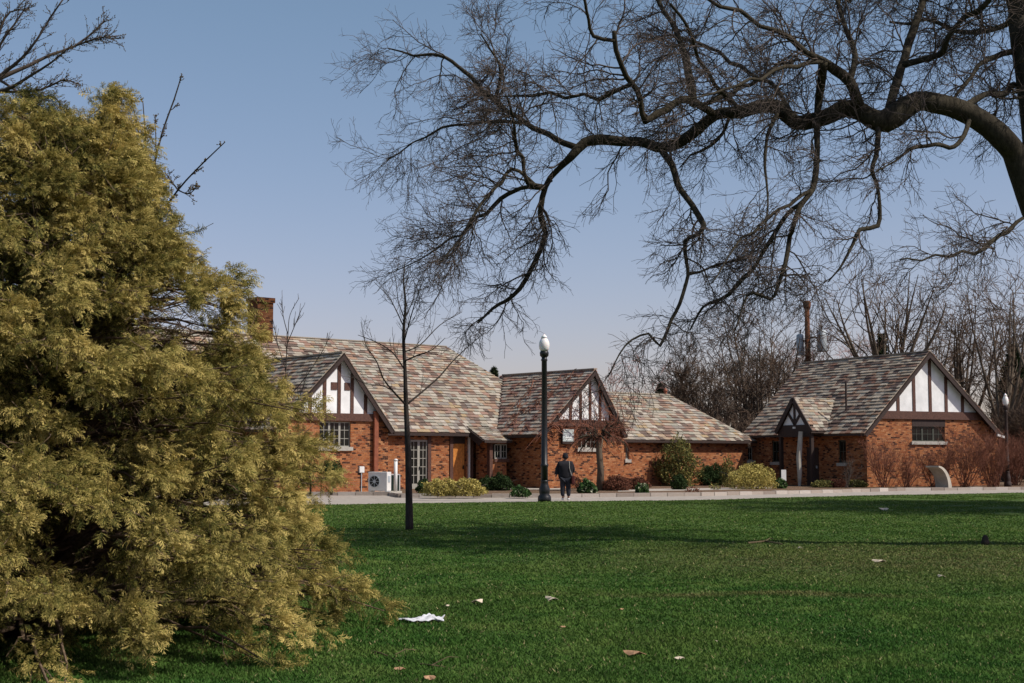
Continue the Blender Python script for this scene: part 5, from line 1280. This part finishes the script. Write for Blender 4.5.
# local: x right, y away from camera, z up
body = [(0,0,.95,(.10,.07)), (0,0,1.12,(.09,.06)), (0,.0,1.30,(.11,.07)), (0,.0,1.45,(.08,.05)), (0,.01,1.54,.055), (0,.02,1.62,(.07,.085)), (0,.02,1.72,(.075,.09)),
  (-.18,0,1.43,.04), (-.31,.02,1.20,.035), (-.36,-.02,.98,.036), (-.39,-.04,.90,.03), (.18,0,1.43,.04), (.24,.0,1.20,.035), (.20,.14,1.05,.03), (.17,.20,1.02,.026),
  (-.09,0,.88,.06), (-.095,.03,.50,.045), (-.10,.0,.12,.045), (.09,0,.88,.06), (.095,-.02,.50,.045), (.11,-.05,.12,.045), (-.10,.12,.045,.035), (.12,.08,.045,.035), (0,.115,1.665,.018)]
be = [(0,1),(1,2),(2,3),(3,4),(4,5),(5,6),(3,7),(7,8),(8,9),(9,10),(3,11),(11,12),(12,13),(13,14),(0,15),(15,16),(16,17),(0,18),(18,19),(19,20),(17,21),(20,22),(5,23)]
skinned('body', body, be, M['skin'], PE)
jk = [(0,0,.74,(.31,.21)), (0,0,1.02,(.31,.20)), (0,0,1.28,(.33,.21)), (0,0,1.44,(.27,.16)), (-.22,0,1.42,.11), (-.32,.02,1.20,.09), (-.36,-.02,.98,.07), (.22,0,1.42,.11), (.31,.0,1.20,.09), (.25,.12,1.06,.075), (0,0,1.55,.11)]
skinned('jacket', jk, [(0,1),(1,2),(2,3),(3,4),(4,5),(5,6),(3,7),(7,8),(8,9),(3,10)], M['black_cloth'], PE)
tz = [(0,0,.92,(.19,.15)), (-.10,0,.82,.135), (-.11,.03,.50,.105), (-.11,0,.14,.08), (.10,0,.82,.135), (.11,-.02,.50,.105), (.12,-.05,.14,.08)]
skinned('trousers', tz, [(0,1),(1,2),(2,3),(0,4),(4,5),(5,6)], M['navy_cloth'], PE)
skinned('hat', [(0,0,1.60,(.12,.13)), (0,.0,1.68,(.135,.14)), (0,.01,1.78,(.115,.12)), (0,0,1.85,.04)], [(0,1),(1,2),(2,3)], M['black_cloth'], PE)
for x, y in ((-.105, 0), (.115, -.05)): skinned('shoe', [(x, y-.03, .05, .05), (x, y+.08, .045, .05), (x, y+.19, .04, .042)], [(0,1),(1,2)], M['white'], PE, 1)
for sx, (hx, hy, hz), (dx_, dy_, dz_) in ((-1, (-.39,-.04,.90), (-.03, .01, -1)), (1, (.17,.20,1.02), (-.35, .6, -.5))):
    d = Vector((dx_, dy_, dz_)).normalized(); sd = d.cross(Vector((sx, .3, .2))).normalized(); w_ = Vector((hx, hy, hz)); pal = d.cross(sd)
    vs = [(*w_, .026), (*(w_+d*.05), (.034, .018)), (*(w_+d*.085), (.034, .016))]; es = [(0, 1), (1, 2)]
    for k, (of, ln) in enumerate(((-.028, .066), (-.010, .076), (.010, .072), (.027, .056))):
        b_ = len(vs); c0 = w_+d*.088+sd*of; vs += [(*c0, .0095), (*(c0+d*ln*.5+pal*.008), .009), (*(c0+d*ln+pal*.03), .007)]; es += [(2, b_), (b_, b_+1), (b_+1, b_+2)]
    b_ = len(vs); c0 = w_+d*.035-sd*.03; vs += [(*c0, .012), (*(c0+d*.035-sd*.022), .010), (*(c0+d*.06-sd*.022+pal*.012), .008)]; es += [(1, b_), (b_, b_+1), (b_+1, b_+2)]
    skinned('hand', vs, es, M['skin'], PE, 1)
bg = empty('shoulder_bag', (pp[0]+.27, pp[1]-.02, .62), R_(4), 'dark maroon shoulder bag at the right hip of the walking person', 'bag')
MB().box(-.05, .07, -.16, .14, 0, .34).build('bag_body', M['red_cloth'], bg, bevel=.03)
MB().tube([(-.03, -.13, .32), (-.13, -.16, .62), (-.13, -.1, .86), (-.12, .02, .9), (-.06, .12, .7), (0, .1, .33)], .012, 6).build('strap', M['stone'], bg)

# ------------------------------------------------------------------ light, sky, camera
EL = R_(48); hx, hy = cos(R_(-20)), sin(R_(-20)); sd = Vector((hx*cos(EL), hy*cos(EL), sin(EL)))
sun = bpy.data.lights.new('sun', 'SUN'); sun.energy = 5.0; sun.angle = R_(.53); sun.color = (1, .94, .85)
so = bpy.data.objects.new('sun', sun); COL.objects.link(so); so.rotation_euler = sd.to_track_quat('Z', 'Y').to_euler(); so.location = (30, -10, 40)
w = bpy.data.worlds.new('World'); scene.world = w; w.use_nodes = True; nt = w.node_tree; nt.nodes.clear()
sky = nt.nodes.new('ShaderNodeTexSky'); sky.sky_type = 'NISHITA'; sky.sun_disc = False; sky.sun_elevation = EL; sky.sun_rotation = R_(110)
sky.air_density = 1.0; sky.dust_density = 1.0; sky.ozone_density = 1.0; sky.altitude = 0
sep = nt.nodes.new('ShaderNodeSeparateColor'); cmb = nt.nodes.new('ShaderNodeCombineColor'); nt.links.new(sky.outputs[0], sep.inputs[0])
for ch, (k_, g_) in enumerate(((1.15, 1.04), (.81, .79), (1.02, .96))):     # grade of the whole sky, per channel
    m1 = nt.nodes.new('ShaderNodeMath'); m1.operation = 'POWER'; m1.inputs[1].default_value = g_
    m0 = nt.nodes.new('ShaderNodeMath'); m0.operation = 'MULTIPLY'; m0.inputs[1].default_value = .1
    m2 = nt.nodes.new('ShaderNodeMath'); m2.operation = 'MULTIPLY'; m2.inputs[1].default_value = k_*10
    nt.links.new(sep.outputs[ch], m0.inputs[0]); nt.links.new(m0.outputs[0], m1.inputs[0]); nt.links.new(m1.outputs[0], m2.inputs[0]); nt.links.new(m2.outputs[0], cmb.inputs[ch])
bgn = nt.nodes.new('ShaderNodeBackground'); bgn.inputs[1].default_value = .107; on = nt.nodes.new('ShaderNodeOutputWorld')
nt.links.new(cmb.outputs[0], bgn.inputs[0]); nt.links.new(bgn.outputs[0], on.inputs[0])
cam = bpy.data.cameras.new('camera'); cam.sensor_width = 36; cam.lens = F/1024*36; cam.clip_start = .1; cam.clip_end = 5000
co = bpy.data.objects.new('camera', cam); COL.objects.link(co); co.location = (0, 0, CH); co.rotation_euler = (pi/2+PITCH, 0, 0); scene.camera = co
scene.view_settings.view_transform = 'Standard'; scene.view_settings.look = 'None'; scene.view_settings.exposure = 0; scene.view_settings.gamma = 1
scene.cycles.use_denoising = False if False else True
scene.cycles.max_bounces = 6; scene.cycles.transparent_max_bounces = 8
